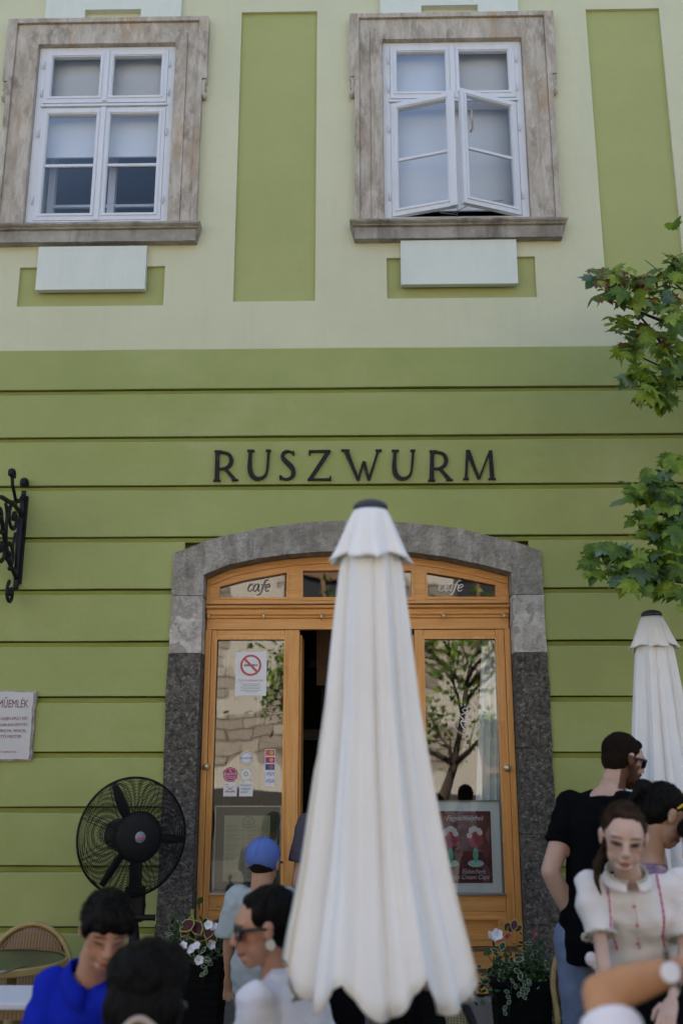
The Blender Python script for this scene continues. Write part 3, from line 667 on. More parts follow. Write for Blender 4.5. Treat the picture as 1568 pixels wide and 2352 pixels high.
# ================================================================== THINGS IN AND ON THE DOOR GLASS
YG = DY + .022; YI = DY + .05
M['paper'] = mat('white_paper', (.78, .79, .78), .7); M['paper_g'] = mat('menu_paper', (.70, .76, .70), .8)
M['red'] = mat('sign_red', (.55, .10, .09), .6); M['grey_ink'] = mat('grey_ink', (.22, .24, .24), .8); M['magenta'] = mat('magenta_sticker', (.42, .01, .13), .5)
M['mat_grey'] = mat('grey_green_mount', (.10, .14, .125), .5); M['frost'] = mat('white_glass_paint', (.74, .74, .74), .8); M['frost_d'] = mat('faded_glass_paint', (.22, .20, .20), .8); M['yellowish'] = mat('ochre_print', (.62, .42, .12), .7); M['blue_p'] = mat('blue_print', (.05, .10, .32), .7)
def disc(mb, c, r, y, mi=0, n=28, wav=0, k=12, r2=0):
    pts = [(c[0] + (r + wav * math.cos(k * 2 * PI * i / n)) * math.cos(2 * PI * i / n), c[1] + (r + wav * math.cos(k * 2 * PI * i / n)) * math.sin(2 * PI * i / n)) for i in range(n)]
    hs_ = [[(c[0] + r2 * math.cos(2 * PI * i / n), c[1] + r2 * math.sin(2 * PI * i / n)) for i in range(n)]] if r2 else []
    mb.prism(pts, y, y + .0006, mi, hs_)
px_m = KS / .6      # metres per picture pixel at the door, roughly
def sc_(px, py, Y=YG): p = at(px, py, Y); return (p.x, p.z)
ns = thing('no_smoking_sign', 'white no smoking sign with red ring stuck high on the left door glass', 'sign', at(576, 1598, YG))
q = MB(); x0_, z1_ = sc_(542, 1497); x1_, z0_ = sc_(611, 1598); q.prism(rect(x0_, x1_, z0_, z1_), YG, YG + .001); q.build('sheet', M['paper'], ns)
q = MB(); c_ = sc_(576, 1528); r_ = 23.5 * px_m; disc(q, c_, r_, YG - .0012, r2=r_ * .80)
T = Matrix.Translation((c_[0], 0, c_[1])) @ Matrix.Rotation(R(45), 4, 'Y'); q.prism(rect(-r_ * .9, r_ * .9, -r_ * .11, r_ * .11), YG - .0016, YG - .001, T=T); q.build('ring', M['red'], ns)
q = MB(); q.box(c_[0] - r_ * .62, c_[0] + r_ * .45, YG - .0008, YG - .0002, c_[1] - .006, c_[1] + .006); q.box(c_[0] + r_ * .5, c_[0] + r_ * .62, YG - .0008, YG - .0002, c_[1] - .006, c_[1] + .006); q.build('cigarette', M['grey_ink'], ns)
p = sc_(576, 1565); text_mesh('TILOS A DOHÁNYZÁS', .0155, M['red'], 'caption', ns, (p[0], YG - .0008, p[1]), .98, align='CENTER', thick=.0003)
for i in range(6):
    p = sc_(576, 1571 + i * 3.6); q = MB(); w2 = (.06, .05, .064, .055, .064, .04)[i]; q.box(p[0] - w2, p[0] + w2, YG - .0007, YG - .0002, p[1] - .0012, p[1] + .0012); q.build('small_print', M['grey_ink'], ns)
def sticker(name, lab, cx, cy, r, m, wav=0, sq=False, extra=None):
    p = sc_(cx, cy); t = thing(name, lab, 'sticker', (p[0], YG, p[1] - r * px_m), 'stickers on the left door glass'); q = MB(); rr = r * px_m
    if sq: q.prism(rect(p[0] - rr, p[0] + rr, p[1] - rr, p[1] + rr), YG, YG + .0006)
    else: disc(q, p, rr, YG, wav=wav, n=60 if wav else 28)
    q.build('backing', M[m], t); 
    if extra: extra(t, p, rr)
    return t
def e_rose(t, p, r):
    q = MB(); disc(q, p, r * .86, YG - .0008, r2=r * .82); disc(q, (p[0], p[1] + r * .5), r * .16, YG - .0008, r2=r * .1); q.build('outline', M['paper'], t)
    text_mesh('gogobot', r * .5, M['paper'], 'caption', t, (p[0], YG - .0008, p[1] - r * .02), 1, align='CENTER', thick=.0003)
    text_mesh("WE'RE HIGHLY", r * .2, M['paper'], 'caption', t, (p[0], YG - .0008, p[1] - r * .32), 1, align='CENTER', thick=.0003)
    text_mesh("RECOMMENDED", r * .2, M['paper'], 'caption', t, (p[0], YG - .0008, p[1] - r * .55), 1, align='CENTER', thick=.0003)
sticker('sticker', 'magenta scalloped sticker on the left door glass', 529, 1779, 15.5, 'magenta', wav=.002, extra=e_rose)
def e_white(t, p, r):
    q = MB(); disc(q, (p[0], p[1] + r * .1), r * .38, YG - .0008, r2=r * .18); q.build('print', M['yellowish'], t); q = MB(); disc(q, p, r * .92, YG - .0008, r2=r * .86); q.build('outline', M['grey_ink'], t)
sticker('sticker', 'small round white sticker with an ochre ring, right of the magenta one', 565, 1779, 14, 'paper', extra=e_white)
def e_bud(t, p, r):
    q = MB(); disc(q, p, r * .72, YG - .0008, r2=r * .66); q.build('outline', M['blue_p'], t); text_mesh('BUDAPEST', r * .36, M['blue_p'], 'caption', t, (p[0], YG - .0008, p[1] - r * .15), 1, align='CENTER', thick=.0003)
    q = MB(); disc(q, (p[0], p[1]), r * .98, YG - .0008, r2=r * .86); q.build('rim', M['yellowish'], t)
sticker('sticker', 'round pale blue and ochre sticker above the other stickers', 566, 1741, 16.5, 'mat_grey' if False else 'paper', extra=e_bud)
def e_x(t, p, r):
    q = MB()
    for s_ in (-1, 1): q.prism(rect(-r * .7, r * .7, -.0016, .0016), YG - .0012 - .0004 * s_, YG - .0004, T=Matrix.Translation((p[0], 0, p[1] + r * .1)) @ Matrix.Rotation(R(32 * s_), 4, 'Y'))
    q.build('cross', M['red'], t); q = MB(); q.box(p[0] - r * .75, p[0] + r * .75, YG - .0006, YG - .0001, p[1] - r * .42, p[1] - r * .28); q.box(p[0] - r * .8, p[0] - r * .2, YG - .0006, YG - .0001, p[1] + r * .68, p[1] + r * .75); q.build('print', M['grey_ink'], t)
sticker('sticker', 'square white sticker crossed out in red, under the magenta one', 528.5, 1813, 14.5, 'paper', sq=True, extra=e_x)
def e_cam(t, p, r):
    for i, s_ in enumerate(('Kamerával', 'megfigyelt', 'terület!')): text_mesh(s_, r * .46, M['grey_ink'], 'caption', t, (p[0] - r * .85, YG - .0008, p[1] + r * (.45 - i * .48)), .82, shear=.25, thick=.0003)
sticker('sticker', 'square white camera surveillance sticker with three lines of writing', 565, 1813, 14.5, 'paper', sq=True, extra=e_cam)
cs = thing('card_sticker', 'tall strip sticker of payment card marks on the left door glass', 'sticker', at(620, 1806, YG), 'stickers on the left door glass')
x0_, z1_ = sc_(609, 1721); x1_, z0_ = sc_(631, 1806); q = MB(); q.prism(rect(x0_, x1_, z0_, z1_), YG, YG + .0006); q.build('backing', M['paper'], cs)
hh = (z1_ - z0_) / 5.2; xm_ = (x0_ + x1_) / 2
for i, (c1, c2) in enumerate((('red', 'yellowish'), ('magenta', 'yellowish'), ('blue_p', 'red'))):
    q = MB(); zz = z1_ - hh * (i + .5); q.box(x0_ + .003, x1_ - .003, YG - .0005, YG - .0001, zz - hh * .42, zz + hh * .42); q.build('card_mark', M[c1], cs); q = MB(); disc(q, (xm_ + .008, zz), hh * .28, YG - .001); q.build('card_dot', M[c2], cs)
for i in (3, 4): text_mesh('VISA', hh * .75, M['blue_p'], 'caption', cs, (xm_, YG - .0008, z1_ - hh * (i + .7)), .85, align='CENTER', shear=.2, thick=.0003)
# painted lettering of the fanlights
cafe = [([(22, 36), (16, 40), (8, 36), (3, 24), (5, 14), (12, 11), (21, 17)], [5, 3, 4, 5, 4, 3, 2]), ([(46, 38), (38, 40), (28, 34), (25, 22), (28, 13), (34, 12), (42, 22), (47, 38), (44, 20), (46, 12), (53, 17)], [2, 3, 4, 5, 4, 3, 3, 4, 4, 3, 2]),
        ([(84, 55), (77, 58), (70, 50), (64, 30), (59, 8), (53, -3), (45, -4)], [4, 3, 4, 5, 4, 3, 4]), ([(57, 38), (66, 37), (76, 39)], [2, 3, 2]), ([(77, 25), (87, 28), (93, 35), (88, 40), (80, 37), (75, 27), (76, 16), (82, 11), (92, 17)], [2, 3, 3, 3, 4, 5, 4, 3, 2])]
for lab, (xa_, ya_), (xb_, yb_) in (('white cursive cafe lettering painted on the right fanlight pane', (1005, 1366), (1064, 1333)), ('faded grey cursive cafe lettering painted on the left fanlight pane', (566, 1366), (622, 1331))):
    a = at(xa_, ya_, YG); b = at(xb_, yb_, YG); kx = (b.x - a.x) / 100; kz = (b.z - a.z) / 62; t = thing('cafe_lettering', lab, 'lettering', (a.x, YG, a.z))
    for i, (pts, ws) in enumerate(cafe):
        q = MB(); ribbon_mesh(q, [(a.x + (u_ + v_ * .12) * kx, a.z + (v_ + 4) * kz) for u_, v_ in pts], [w_ * kx * 1.25 for w_ in ws], YG - .001 - i * .0004, YG, k=4); q.build('stroke', M['frost' if xa_ > 900 else 'frost_d'], t)
t = thing('cafe_lettering', 'white cursive lettering on the middle fanlight behind the parasol', 'lettering', at(860, 1366, YG)); a = at(862, 1366, YG)
text_mesh('Ruszwurm', .13, M['frost'], 'caption', t, (a.x, YG - .0008, a.z + .03), .62, shear=.5, align='CENTER', thick=.0004)
# emblem on the right glass
em = thing('glass_emblem', 'round white etched emblem with a ring of letters on the right door glass', 'emblem', at(1068, 1690, YG)); ec = sc_(1068, 1655); er = 31 * px_m
for s_, a0, a1, fl_ in (('BUDAVÁR', 130, 50, 0), ('RUSZWURM CUKRÁSZDA', 190, 350, 1)):
    for i, ch in enumerate(s_):
        if ch == ' ': continue
        A = R(a0 + (a1 - a0) * i / (len(s_) - 1)); p = (ec[0] + er * math.cos(A), ec[1] + er * math.sin(A))
        cu_ = text_mesh(ch, .019, M['frost'], 'letter', None, (0, 0, 0), .85, align='CENTER', thick=.0004)
        me = cu_.data; bpy.data.objects.remove(cu_); ro = (PI / 2 - A) if not fl_ else (-PI / 2 - A)
        me.transform(Matrix.Translation((p[0], YG - .0008, p[1])) @ Matrix.Rotation(ro, 4, 'Y')); link_mesh('letter', me, em)
q = MB()
for pts, ws in (([(-6, 22), (0, 27), (6, 22), (0, 17), (-6, 22)], 2), ([(-9, 12), (0, 15), (9, 12)], 2), ([(-12, 10), (-4, 2), (-10, -2), (-6, -14), (2, -20)], 3), ([(-10, -2), (8, -2)], 2.5), ([(8, 12), (10, 4), (4, -2)], 2)):
    pp = [(ec[0] + a_ * px_m, ec[1] + b_ * px_m) for a_, b_ in pts]; ribbon_mesh(q, pp, [ws * px_m * .8] * len(pp), YG - .001, YG)
q.build('figure', M['frost'], em)
# menu frame on the left door
mf = thing('menu_frame', 'framed menu sheet behind the lower left door glass', 'menu', at(568, 2048, YI)); a = sc_(497, 1853, YI); b = sc_(641, 2047, YI)
q = MB(); q.box(a[0], b[0], YI, YI + .004, b[1], a[1]); q.build('mount', M['mat_grey'], mf)
q = MB(); q.prism(rect(a[0] - .006, b[0] + .006, b[1] - .006, a[1] + .006), YI - .008, YI - .0005, 0, [rect(a[0], b[0], b[1], a[1])]); q.build('frame', M['metal'], mf)
a = sc_(516, 1873, YI); b = sc_(618, 2025, YI); q = MB(); q.box(a[0], b[0], YI - .003, YI - .001, b[1], a[1]); q.build('sheet', M['paper_g'], mf)
pc = sc_(571, 1888, YI); q = MB(); disc(q, pc, 12 * px_m, YI - .0045, r2=10.8 * px_m); disc(q, pc, 4 * px_m, YI - .0045, r2=3 * px_m); q.box(pc[0] - .012, pc[0] + .012, YI - .0045, YI - .004, pc[1] - .016, pc[1] - .013); q.build('emblem', M['grey_ink'], mf)
q = MB(); rnd = random.Random(3)
for i in range(40):
    z_ = a[1] - .055 - i * (a[1] - b[1] - .07) / 40
    if i % 7 == 6: continue
    for c0_, c1_ in ((a[0] + .012, (a[0] + b[0]) / 2 - .035), ((a[0] + b[0]) / 2 - .03, (a[0] + b[0]) / 2 - .012), ((a[0] + b[0]) / 2 + .004, b[0] - .03), (b[0] - .024, b[0] - .010)):
        q.box(c0_, c0_ + (c1_ - c0_) * rnd.uniform(.55, 1), YI - .0042, YI - .0036, z_ - .0009, z_ + .0009)
q.build('menu_text', mat('faint_print', (.34, .38, .34), .8), mf)
# ice cream poster on the right door
ip = thing('ice_cream_poster', 'dark red ice cream poster in a pale mount behind the lower right door glass', 'poster', at(1070, 2050, YI)); a = sc_(985, 1841, YI); b = sc_(1153, 2050, YI)
q = MB(); q.box(a[0], b[0], YI, YI + .006, b[1], a[1]); q.build('mount', mat('pale_mount', (.64, .70, .68), .6), ip)
q = MB(); q.prism(rect(a[0] - .008, b[0] + .008, b[1] - .008, a[1] + .008), YI - .01, YI - .0005, 0, [rect(a[0], b[0], b[1], a[1])]); q.build('frame', M['grey_ink'], ip)
a = sc_(1004, 1863, YI); b = sc_(1131, 2028, YI); pm = mat('poster_wine_red', (.15, .022, .028), .5, var=.5, vscale=9, stretch=(.5, 1, 3)); q = MB(); q.box(a[0], b[0], YI - .003, YI - .001, b[1], a[1]); q.build('print', pm, ip)
gp = mat('poster_print_pale', (.60, .55, .52), .7)
for s_, cx, cy, k in (('Fagylaltkelyhek', 1066, 1884, .032), ('Eisbechers', 1086, 2006, .028), ('Ice Cream Cups', 1081, 2019, .028)):
    p = sc_(cx, cy, YI); text_mesh(s_, k * 1.25, gp, 'caption', ip, (p[0], YI - .0045, p[1]), .9, shear=.45, align='CENTER', thick=.0004)
for cx in (1035, 1092):
    p = sc_(cx, 1985, YI); q = MB(); r_ = 17 * px_m
    q.prism([(p[0] + r_ * math.cos(t_), p[1] + .004 + r_ * .42 * math.sin(t_)) for t_ in [2 * PI * i / 20 for i in range(20)]], YI - .005, YI - .0045); q.build('glass_foot', mat('poster_mint', (.38, .58, .50), .6), ip)
    q = MB(); q.prism([(p[0] + s_ * r_ * w_, p[1] + z_) for s_, seq in ((1, ((.12, .01), (.34, .045), (.34, .065), (.12, .09))), (-1, ((.12, .09), (.34, .065), (.34, .045), (.12, .01)))) for w_, z_ in seq], YI - .0055, YI - .005); q.build('glass_stem', mat('poster_green', (.13, .42, .30), .6), ip)
    q = MB(); q.prism([(p[0] + r_ * 1.05 * math.cos(t_), p[1] + .135 + r_ * .95 * math.sin(t_)) for t_ in [2 * PI * i / 24 for i in range(24)]], YI - .0056, YI - .0051); q.build('sundae', mat('poster_cherry', (.32, .03, .06), .6), ip)
    q = MB(); rnd = random.Random(cx)
    for i in range(7): 
        a_0 = rnd.uniform(0, PI); c_ = (p[0] + r_ * .7 * math.cos(a_0), p[1] + .16 + r_ * .8 * math.sin(a_0)); disc(q, c_, r_ * .34, YI - .0062 - i * .0002)
    q.build('cream', gp, ip)

# ================================================================== PEDESTAL FAN
fc = at(305, 1921, -.55); ft = R(-35)
FN = thing('pedestal_fan', 'black pedestal fan with round wire cage before the stone door jamb', 'fan', (fc.x, -.55, 0))
FT = Matrix.Translation(fc) @ Matrix.Rotation(-ft, 4, 'Z') @ Matrix.Rotation(R(0), 4, 'X')   # local -y is the fan's front
RF = .298
def ringpts(r, y, n=56): return [(r * math.cos(2 * PI * i / n), y, r * math.sin(2 * PI * i / n)) for i in range(n)]
q = MB(); q.tube(ringpts(RF, 0), .0065, 6, close=True, T=FT); q.build('cage_rim', M['blackpl'], FN)
def dome(s_, name):
    q = MB(); n = 26
    for i in range(n):
        t = .36 + .62 * i / (n - 1); r = RF * t; y = s_ * (.085 * math.sqrt(max(0, 1 - (max(0, t - .45) / .55) ** 2.4)) + .0)
        q.tube(ringpts(r, y), .0017, 3, close=True, T=FT)
    for k in range(8):
        for dd in (-.012, .012):
            pts = []
            for i in range(10):
                t = .3 + .7 * i / 9; y = s_ * (.085 * math.sqrt(max(0, 1 - (max(0, t - .45) / .55) ** 2.4)) + .002); A = 2 * PI * (k + .5) / 8
                pts.append((RF * t * math.cos(A) - dd * math.sin(A), y, RF * t * math.sin(A) + dd * math.cos(A)))
            q.tube(pts, .002, 4, T=FT)
    q.build(name, M['blackpl'], FN)
dome(-1, 'front_cage'); dome(1, 'rear_cage')
q = MB(); q.lathe([(0, .012), (.05, .014), (.1, .004), (.128, -.004), (.13, -.012), (.118, -.02), (0, -.02)], seg=36, T=FT @ Matrix.Translation((0, -.088, 0)) @ Matrix.Rotation(R(90), 4, 'X'))
for k in range(4): A = PI / 4 + k * PI / 2; q.ell((.112 * math.cos(A), -.098, .112 * math.sin(A)), (.005, .004, .005), 6, 4, T=FT)
q.build('hub_plate', M['blackpl'], FN)
q = MB(); q.lathe([(0, .004), (.027, .003), (.029, -.004)], seg=24, T=FT @ Matrix.Translation((0, -.104, 0)) @ Matrix.Rotation(R(90), 4, 'X')); q.build('badge', mat('fan_badge', (.22, .24, .30), .3), FN)
q = MB(); q.box(-.017, .017, -.1092, -.1086, -.005, .005, T=FT); q.build('badge_print', M['red'], FN)
q = MB(); q.lathe([(0, .0), (.07, .0), (.085, .03), (.085, .13), (.06, .17), (0, .18)], seg=24, T=FT @ Matrix.Translation((0, .06, 0)) @ Matrix.Rotation(R(-90), 4, 'X')); q.build('motor', M['blackpl'], FN)
for k in range(3):
    A = R(115 + 120 * k); q = MB(); vs = []
    for i in range(7):
        t = i / 6; r = .06 + .225 * t; hw = .012 + .013 * math.sin(PI * min(1, t * .85 + .08)); tw = .5 - .25 * t
        for s_ in (-1, 1): vs.append((r * math.cos(A) - s_ * hw * math.sin(A), -.02 + s_ * hw * tw, r * math.sin(A) + s_ * hw * math.cos(A)))
    vs2 = [(x, y + .004, z) for x, y, z in vs]; n = len(vs)
    fs = [(2 * i, 2 * i + 1, 2 * i + 3, 2 * i + 2) for i in range(6)] + [(n + 2 * i, n + 2 * i + 2, n + 2 * i + 3, n + 2 * i + 1) for i in range(6)] + [(2 * i, 2 * i + 2, n + 2 * i + 2, n + 2 * i) for i in range(6)] + [(2 * i + 1, n + 2 * i + 1, n + 2 * i + 3, 2 * i + 3) for i in range(6)] + [(12, 13, n + 13, n + 12)]
    q.add(vs + vs2, fs, 0, True, T=FT); q.build('blade', M['blackpl'], FN)
pxc = fc.x + .0; pyc = -.55 + .12
q = MB(); q.tube([(pxc, pyc, fc.z - .02), (pxc, pyc, .05)], .02, 12); q.box(pxc - .045, pxc + .05, pyc - .04, pyc + .04, fc.z - .43, fc.z - .26); q.box(pxc - .03, pxc + .03, pyc - .02, pyc + .02, fc.z - .26, fc.z + .02); q.build('pole', M['blackpl'], FN)
q = MB(); q.tube([(pxc, pyc - .03, fc.z - .40), (pxc + .03, pyc - .04, fc.z - .60), (pxc + .02, pyc - .03, fc.z - .9), (pxc + .05, pyc - .04, .1)], .028, 8); q.build('hose_box', M['blackpl'], FN)
hp = at(311, 2112, -.55); q = MB(); q.tube([(hp.x - .02, -.5, hp.z + .002), (hp.x + .06, -.5, hp.z + .003), (hp.x + .085, -.5, hp.z + .003), (hp.x + .09, -.5, hp.z + .003)], [.014, .015, .015, .018], 10); q.build('handle', M['blackpl'], FN)
q = MB(); q.lathe([(0, .06), (.06, .05), (.24, .02), (.25, .0), (0, .0)], (pxc, pyc, 0), 32); q.build('base', M['blackpl'], FN)
p = at(331, 1930, -.55)

# ================================================================== LEAVES, FLOWERS
def leafmat(name, c, c2, rough=.45):
    m = mat(name, c, rough, var=.5, vscale=14, col2=c2); n, l, b = nodes(m); tr_ = n.new('ShaderNodeBsdfTranslucent'); ms = n.new('ShaderNodeMixShader'); ms.inputs[0].default_value = .4; l.new(b.inputs['Base Color'].links[0].from_socket, tr_.inputs[0]); l.new(b.outputs[0], ms.inputs[1]); l.new(tr_.outputs[0], ms.inputs[2]); l.new(ms.outputs[0], n['Material Output'].inputs[0])
    return m
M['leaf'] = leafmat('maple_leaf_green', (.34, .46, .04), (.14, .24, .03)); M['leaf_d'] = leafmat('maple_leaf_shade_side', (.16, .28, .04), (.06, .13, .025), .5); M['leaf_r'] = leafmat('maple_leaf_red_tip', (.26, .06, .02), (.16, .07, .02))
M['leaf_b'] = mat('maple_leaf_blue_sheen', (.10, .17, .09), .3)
M['ivy'] = leafmat('ivy_green', (.05, .13, .03), (.025, .07, .02)); M['cream'] = mat('cream_margin', (.50, .55, .38), .6); M['coleus'] = leafmat('coleus_wine', (.16, .012, .03), (.09, .01, .02)); M['lime'] = mat('lime_margin', (.30, .36, .06), .6)
M['petal'] = mat('white_petal', (.80, .78, .80), .6); M['rose_petal'] = mat('rose_petal', (.45, .05, .12), .6); M['soil'] = mat('soil', (.03, .02, .015), .95)
MAPLE = [(0, -.52), (.07, -.34), (.30, -.42), (.24, -.27), (.50, -.22), (.40, -.08), (.62, .12), (.38, .10), (.36, .28), (.20, .16), (.17, .34), (.0, .62)]
MAPLE = MAPLE + [(-x, y) for x, y in MAPLE[-2:0:-1]]
OVAL = [(0, -.5), (.22, -.35), (.36, -.05), (.3, .22), (.14, .42), (0, .56), (-.14, .42), (-.3, .22), (-.36, -.05), (-.22, -.35)]
def rot_rand(rnd, tilt=.9, down=.3):
    return Matrix.Rotation(rnd.uniform(0, 2 * PI), 4, 'Z') @ Matrix.Rotation(R(90) * rnd.uniform(-tilt, tilt) - down, 4, 'X') @ Matrix.Rotation(rnd.uniform(0, 2 * PI), 4, 'Z')
def add_leaf(mb, pos, size, rnd, outline=MAPLE, mi=0, rim=None, tip=None, T=None, cup=.12):
    Rm = T or rot_rand(rnd)
    Mx = Matrix.Translation(pos) @ Rm @ Matrix.Scale(size, 4)
    n = len(outline); z = lambda x, y: -cup * (x * x + y * y) * 2 + .04 * math.sin(7 * x)
    if rim is None and tip is None:
        mb.add([(0, 0, 0)] + [(x, y, z(x, y)) for x, y in outline], [(0, 1 + i, 1 + (i + 1) % n) for i in range(n)], mi, T=Mx)
    else:
        k = .84 if rim is not None else .62
        vs = [(0, 0, 0)] + [(x * k, y * k, z(x * k, y * k)) for x, y in outline] + [(x, y, z(x, y)) for x, y in outline]
        mb.add(vs, [(0, 1 + i, 1 + (i + 1) % n) for i in range(n)], mi, T=Mx)
        b = len(mb.v) - len(vs)
        for i in range(n):
            mb.f.append((b + 1 + i, b + 1 + n + i, b + 1 + n + (i + 1) % n, b + 1 + (i + 1) % n)); mb.m.append(rim if rim is not None else tip); mb.sm.append(False)

# ---- street maple: trunk outside the frame on the right, branches reaching in
def tree(name, label, base, h, crown, seed, reach=(), nleaf=2600, lsize=.085, group=None, rc=1.5, cz=.62, lean=0):
    t = thing(name, label, 'tree', base, group); rnd = random.Random(seed); bx_, by_, bz_ = base
    q = MB(); pts = [(bx_ + lean * i / 7 + .10 * math.sin(i * .7 + seed), by_ + .08 * math.cos(i * .9 + seed), bz_ + h * cz * i / 7) for i in range(8)]
    q.tube(pts, [.10 - .007 * i for i in range(8)], 10); top = Vector(pts[-1]); ends = []
    for k in range(9):
        A = 2 * PI * k / 9 + rnd.uniform(-.3, .3); el = rnd.uniform(.3, 1.2); st_ = Vector(pts[rnd.choice((4, 5, 6, 7))]); L_ = rc * rnd.uniform(.7, 1.0)
        d = Vector((math.cos(A) * math.cos(el), math.sin(A) * math.cos(el), math.sin(el)))
        br_ = [st_ + d * L_ * u_ + Vector((rnd.uniform(-.06, .06), rnd.uniform(-.06, .06), .15 * u_ * u_)) for u_ in (0, .3, .6, 1)]
        q.tube(br_, [.05, .035, .022, .008], 6)
        for u_ in (1, 2, 3):
            for _ in range(2):
                d2 = (d + Vector((rnd.uniform(-1, 1), rnd.uniform(-1, 1), rnd.uniform(-.5, .8)))).normalized(); e = br_[u_] + d2 * rc * .4; q.tube([br_[u_], (br_[u_] + e) / 2 + Vector((0, 0, .04)), e], [.016, .01, .004], 5); ends.append(e)
    for path in reach:
        q.tube(path[0], path[1], 6)
    q.build('trunk', M['bark'], t)
    cr = MB()
    for e in ends:
        for _ in range(int(nleaf / len(ends))):
            p = e + Vector((rnd.gauss(0, .2), rnd.gauss(0, .2), rnd.gauss(0, .16))) * rc * .9
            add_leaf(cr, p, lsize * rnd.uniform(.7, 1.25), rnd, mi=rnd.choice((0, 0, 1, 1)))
    return t, cr, rnd
mz = -1.0
def P3(px, py, Y=mz): return at(px, py, Y)
base = (3.15, -1.0, 0)
trunk_top = Vector((3.05, -.95, 3.0))
def seg(a, b, w0, w1, sag=.0, n=5): 
    a = Vector(a); b = Vector(b); return [a.lerp(b, i / n) + Vector((0, 0, sag * math.sin(PI * i / n))) for i in range(n + 1)], [w0 + (w1 - w0) * i / n for i in range(n + 1)]
reach = [seg((3.05, -.95, 2.2), P3(1500, 1330), .03, .004, .05), seg((3.05, -.95, 2.6), P3(1470, 1180), .03, .005, .1), seg((3.05, -.95, 3.0), P3(1400, 690), .034, .004, .12), seg((3.05, -.95, 3.1), P3(1480, 597), .03, .0015, -.05), seg((3.05, -.95, 2.8), P3(1470, 820), .03, .004, .05), seg((3.05, -.95, 2.2), P3(1350, 1275), .02, .002, .12), seg(P3(1560, 850), P3(1445, 700), .012, .003, .02), seg(P3(1540, 1270), P3(1400, 1340), .01, .002, .02)]
mt, cr, rnd = tree('maple_tree', 'young maple tree at the right edge with red tipped leaves before the green wall', base, 5.6, None, 4, reach, 2400, .085, None, 1.15)
# leaves of the branches that reach into the picture, in loose sprays
sprays = [(1375, 648, 34, 22, 7), (1400, 640, 22, 14, 5), (1440, 640, 40, 18, 12), (1478, 655, 30, 26, 10), (1440, 690, 30, 22, 9), (1395, 680, 18, 14, 3), (1500, 700, 40, 30, 13), (1545, 640, 30, 30, 9), (1560, 600, 18, 18, 5), (1550, 720, 30, 40, 12),
          (1432, 745, 30, 18, 7), (1480, 770, 40, 22, 11), (1540, 790, 34, 34, 13), (1440, 810, 22, 14, 5), (1470, 850, 36, 20, 9), (1520, 880, 36, 28, 12), (1556, 850, 20, 40, 9), (1440, 880, 18, 14, 4), (1480, 905, 26, 12, 5), (1520, 920, 20, 14, 5),
          (1545, 1060, 26, 16, 5), (1500, 1100, 30, 18, 7), (1460, 1125, 22, 18, 6), (1490, 1150, 40, 24, 11), (1540, 1130, 34, 34, 15), (1555, 1190, 26, 40, 15), (1480, 1190, 34, 18, 8), (1500, 1225, 40, 22, 12), (1545, 1250, 30, 26, 14),
          (1355, 1268, 14, 10, 3), (1385, 1262, 20, 12, 5), (1350, 1290, 14, 12, 3), (1420, 1270, 22, 12, 5), (1450, 1285, 24, 16, 6), (1480, 1275, 30, 18, 8), (1405, 1305, 22, 14, 4), (1365, 1320, 10, 14, 2), (1425, 1335, 18, 18, 4), (1480, 1320, 34, 18, 7), (1530, 1300, 34, 26, 12), (1500, 1350, 30, 18, 6), (1455, 1345, 16, 10, 2), (1535, 1350, 24, 18, 5), (1560, 1300, 14, 60, 9)]
tips = MB()
for cx, cy, rx, ry, n in sprays:
    for _ in range(int(n * 1.6)):
        p = P3(cx + rnd.gauss(0, rx * .5), cy + rnd.gauss(0, ry * .5), mz + rnd.gauss(0, .13))
        Rm = Matrix.Rotation(rnd.uniform(-1.0, 1.0), 4, 'Z') @ Matrix.Rotation(R(rnd.uniform(25, 85)), 4, 'X') @ Matrix.Rotation(PI + rnd.uniform(-.9, .9), 4, 'Z')
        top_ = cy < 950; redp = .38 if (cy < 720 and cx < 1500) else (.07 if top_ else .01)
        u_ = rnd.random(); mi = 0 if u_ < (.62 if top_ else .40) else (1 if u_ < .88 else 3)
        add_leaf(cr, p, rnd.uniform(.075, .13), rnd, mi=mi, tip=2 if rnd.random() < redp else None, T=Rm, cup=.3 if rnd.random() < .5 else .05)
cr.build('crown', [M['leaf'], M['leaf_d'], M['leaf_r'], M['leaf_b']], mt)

# ---- trees across the street (mirrored in the door glass)
def refl(px, py, Yt):      # where the mirror image of the camera ray through the door pane lands
    g_ = at(px, py, DY + .02); d = g_ - CAM; k = (DY + .02 - Yt) / d.y; return (g_.x + d.x * k, Yt, g_.z + d.z * k)
tp = refl(1035, 1700, -10.5)
tp = refl(1015, 1790, -10.5)
t2, c2, r2_ = tree('street_tree', 'slender leaning street tree across the street mirrored in the right door glass', (tp[0] - .45, -10.5, 0), 5.8, None, 11, (), 1500, .10, 'trees across the street', 1.35, .52, .95); c2.build('crown', [M['leaf'], M['leaf_d']], t2)
tp = refl(735, 1545, -10.0)
t3, c3, r3_ = tree('street_tree', 'bushy street tree across the street mirrored in the left door glass', (tp[0], -10.0, 0), 5.0, None, 17, (), 1700, .10, 'trees across the street', 1.1, .6); c3.build('crown', [M['leaf'], M['leaf_d']], t3)

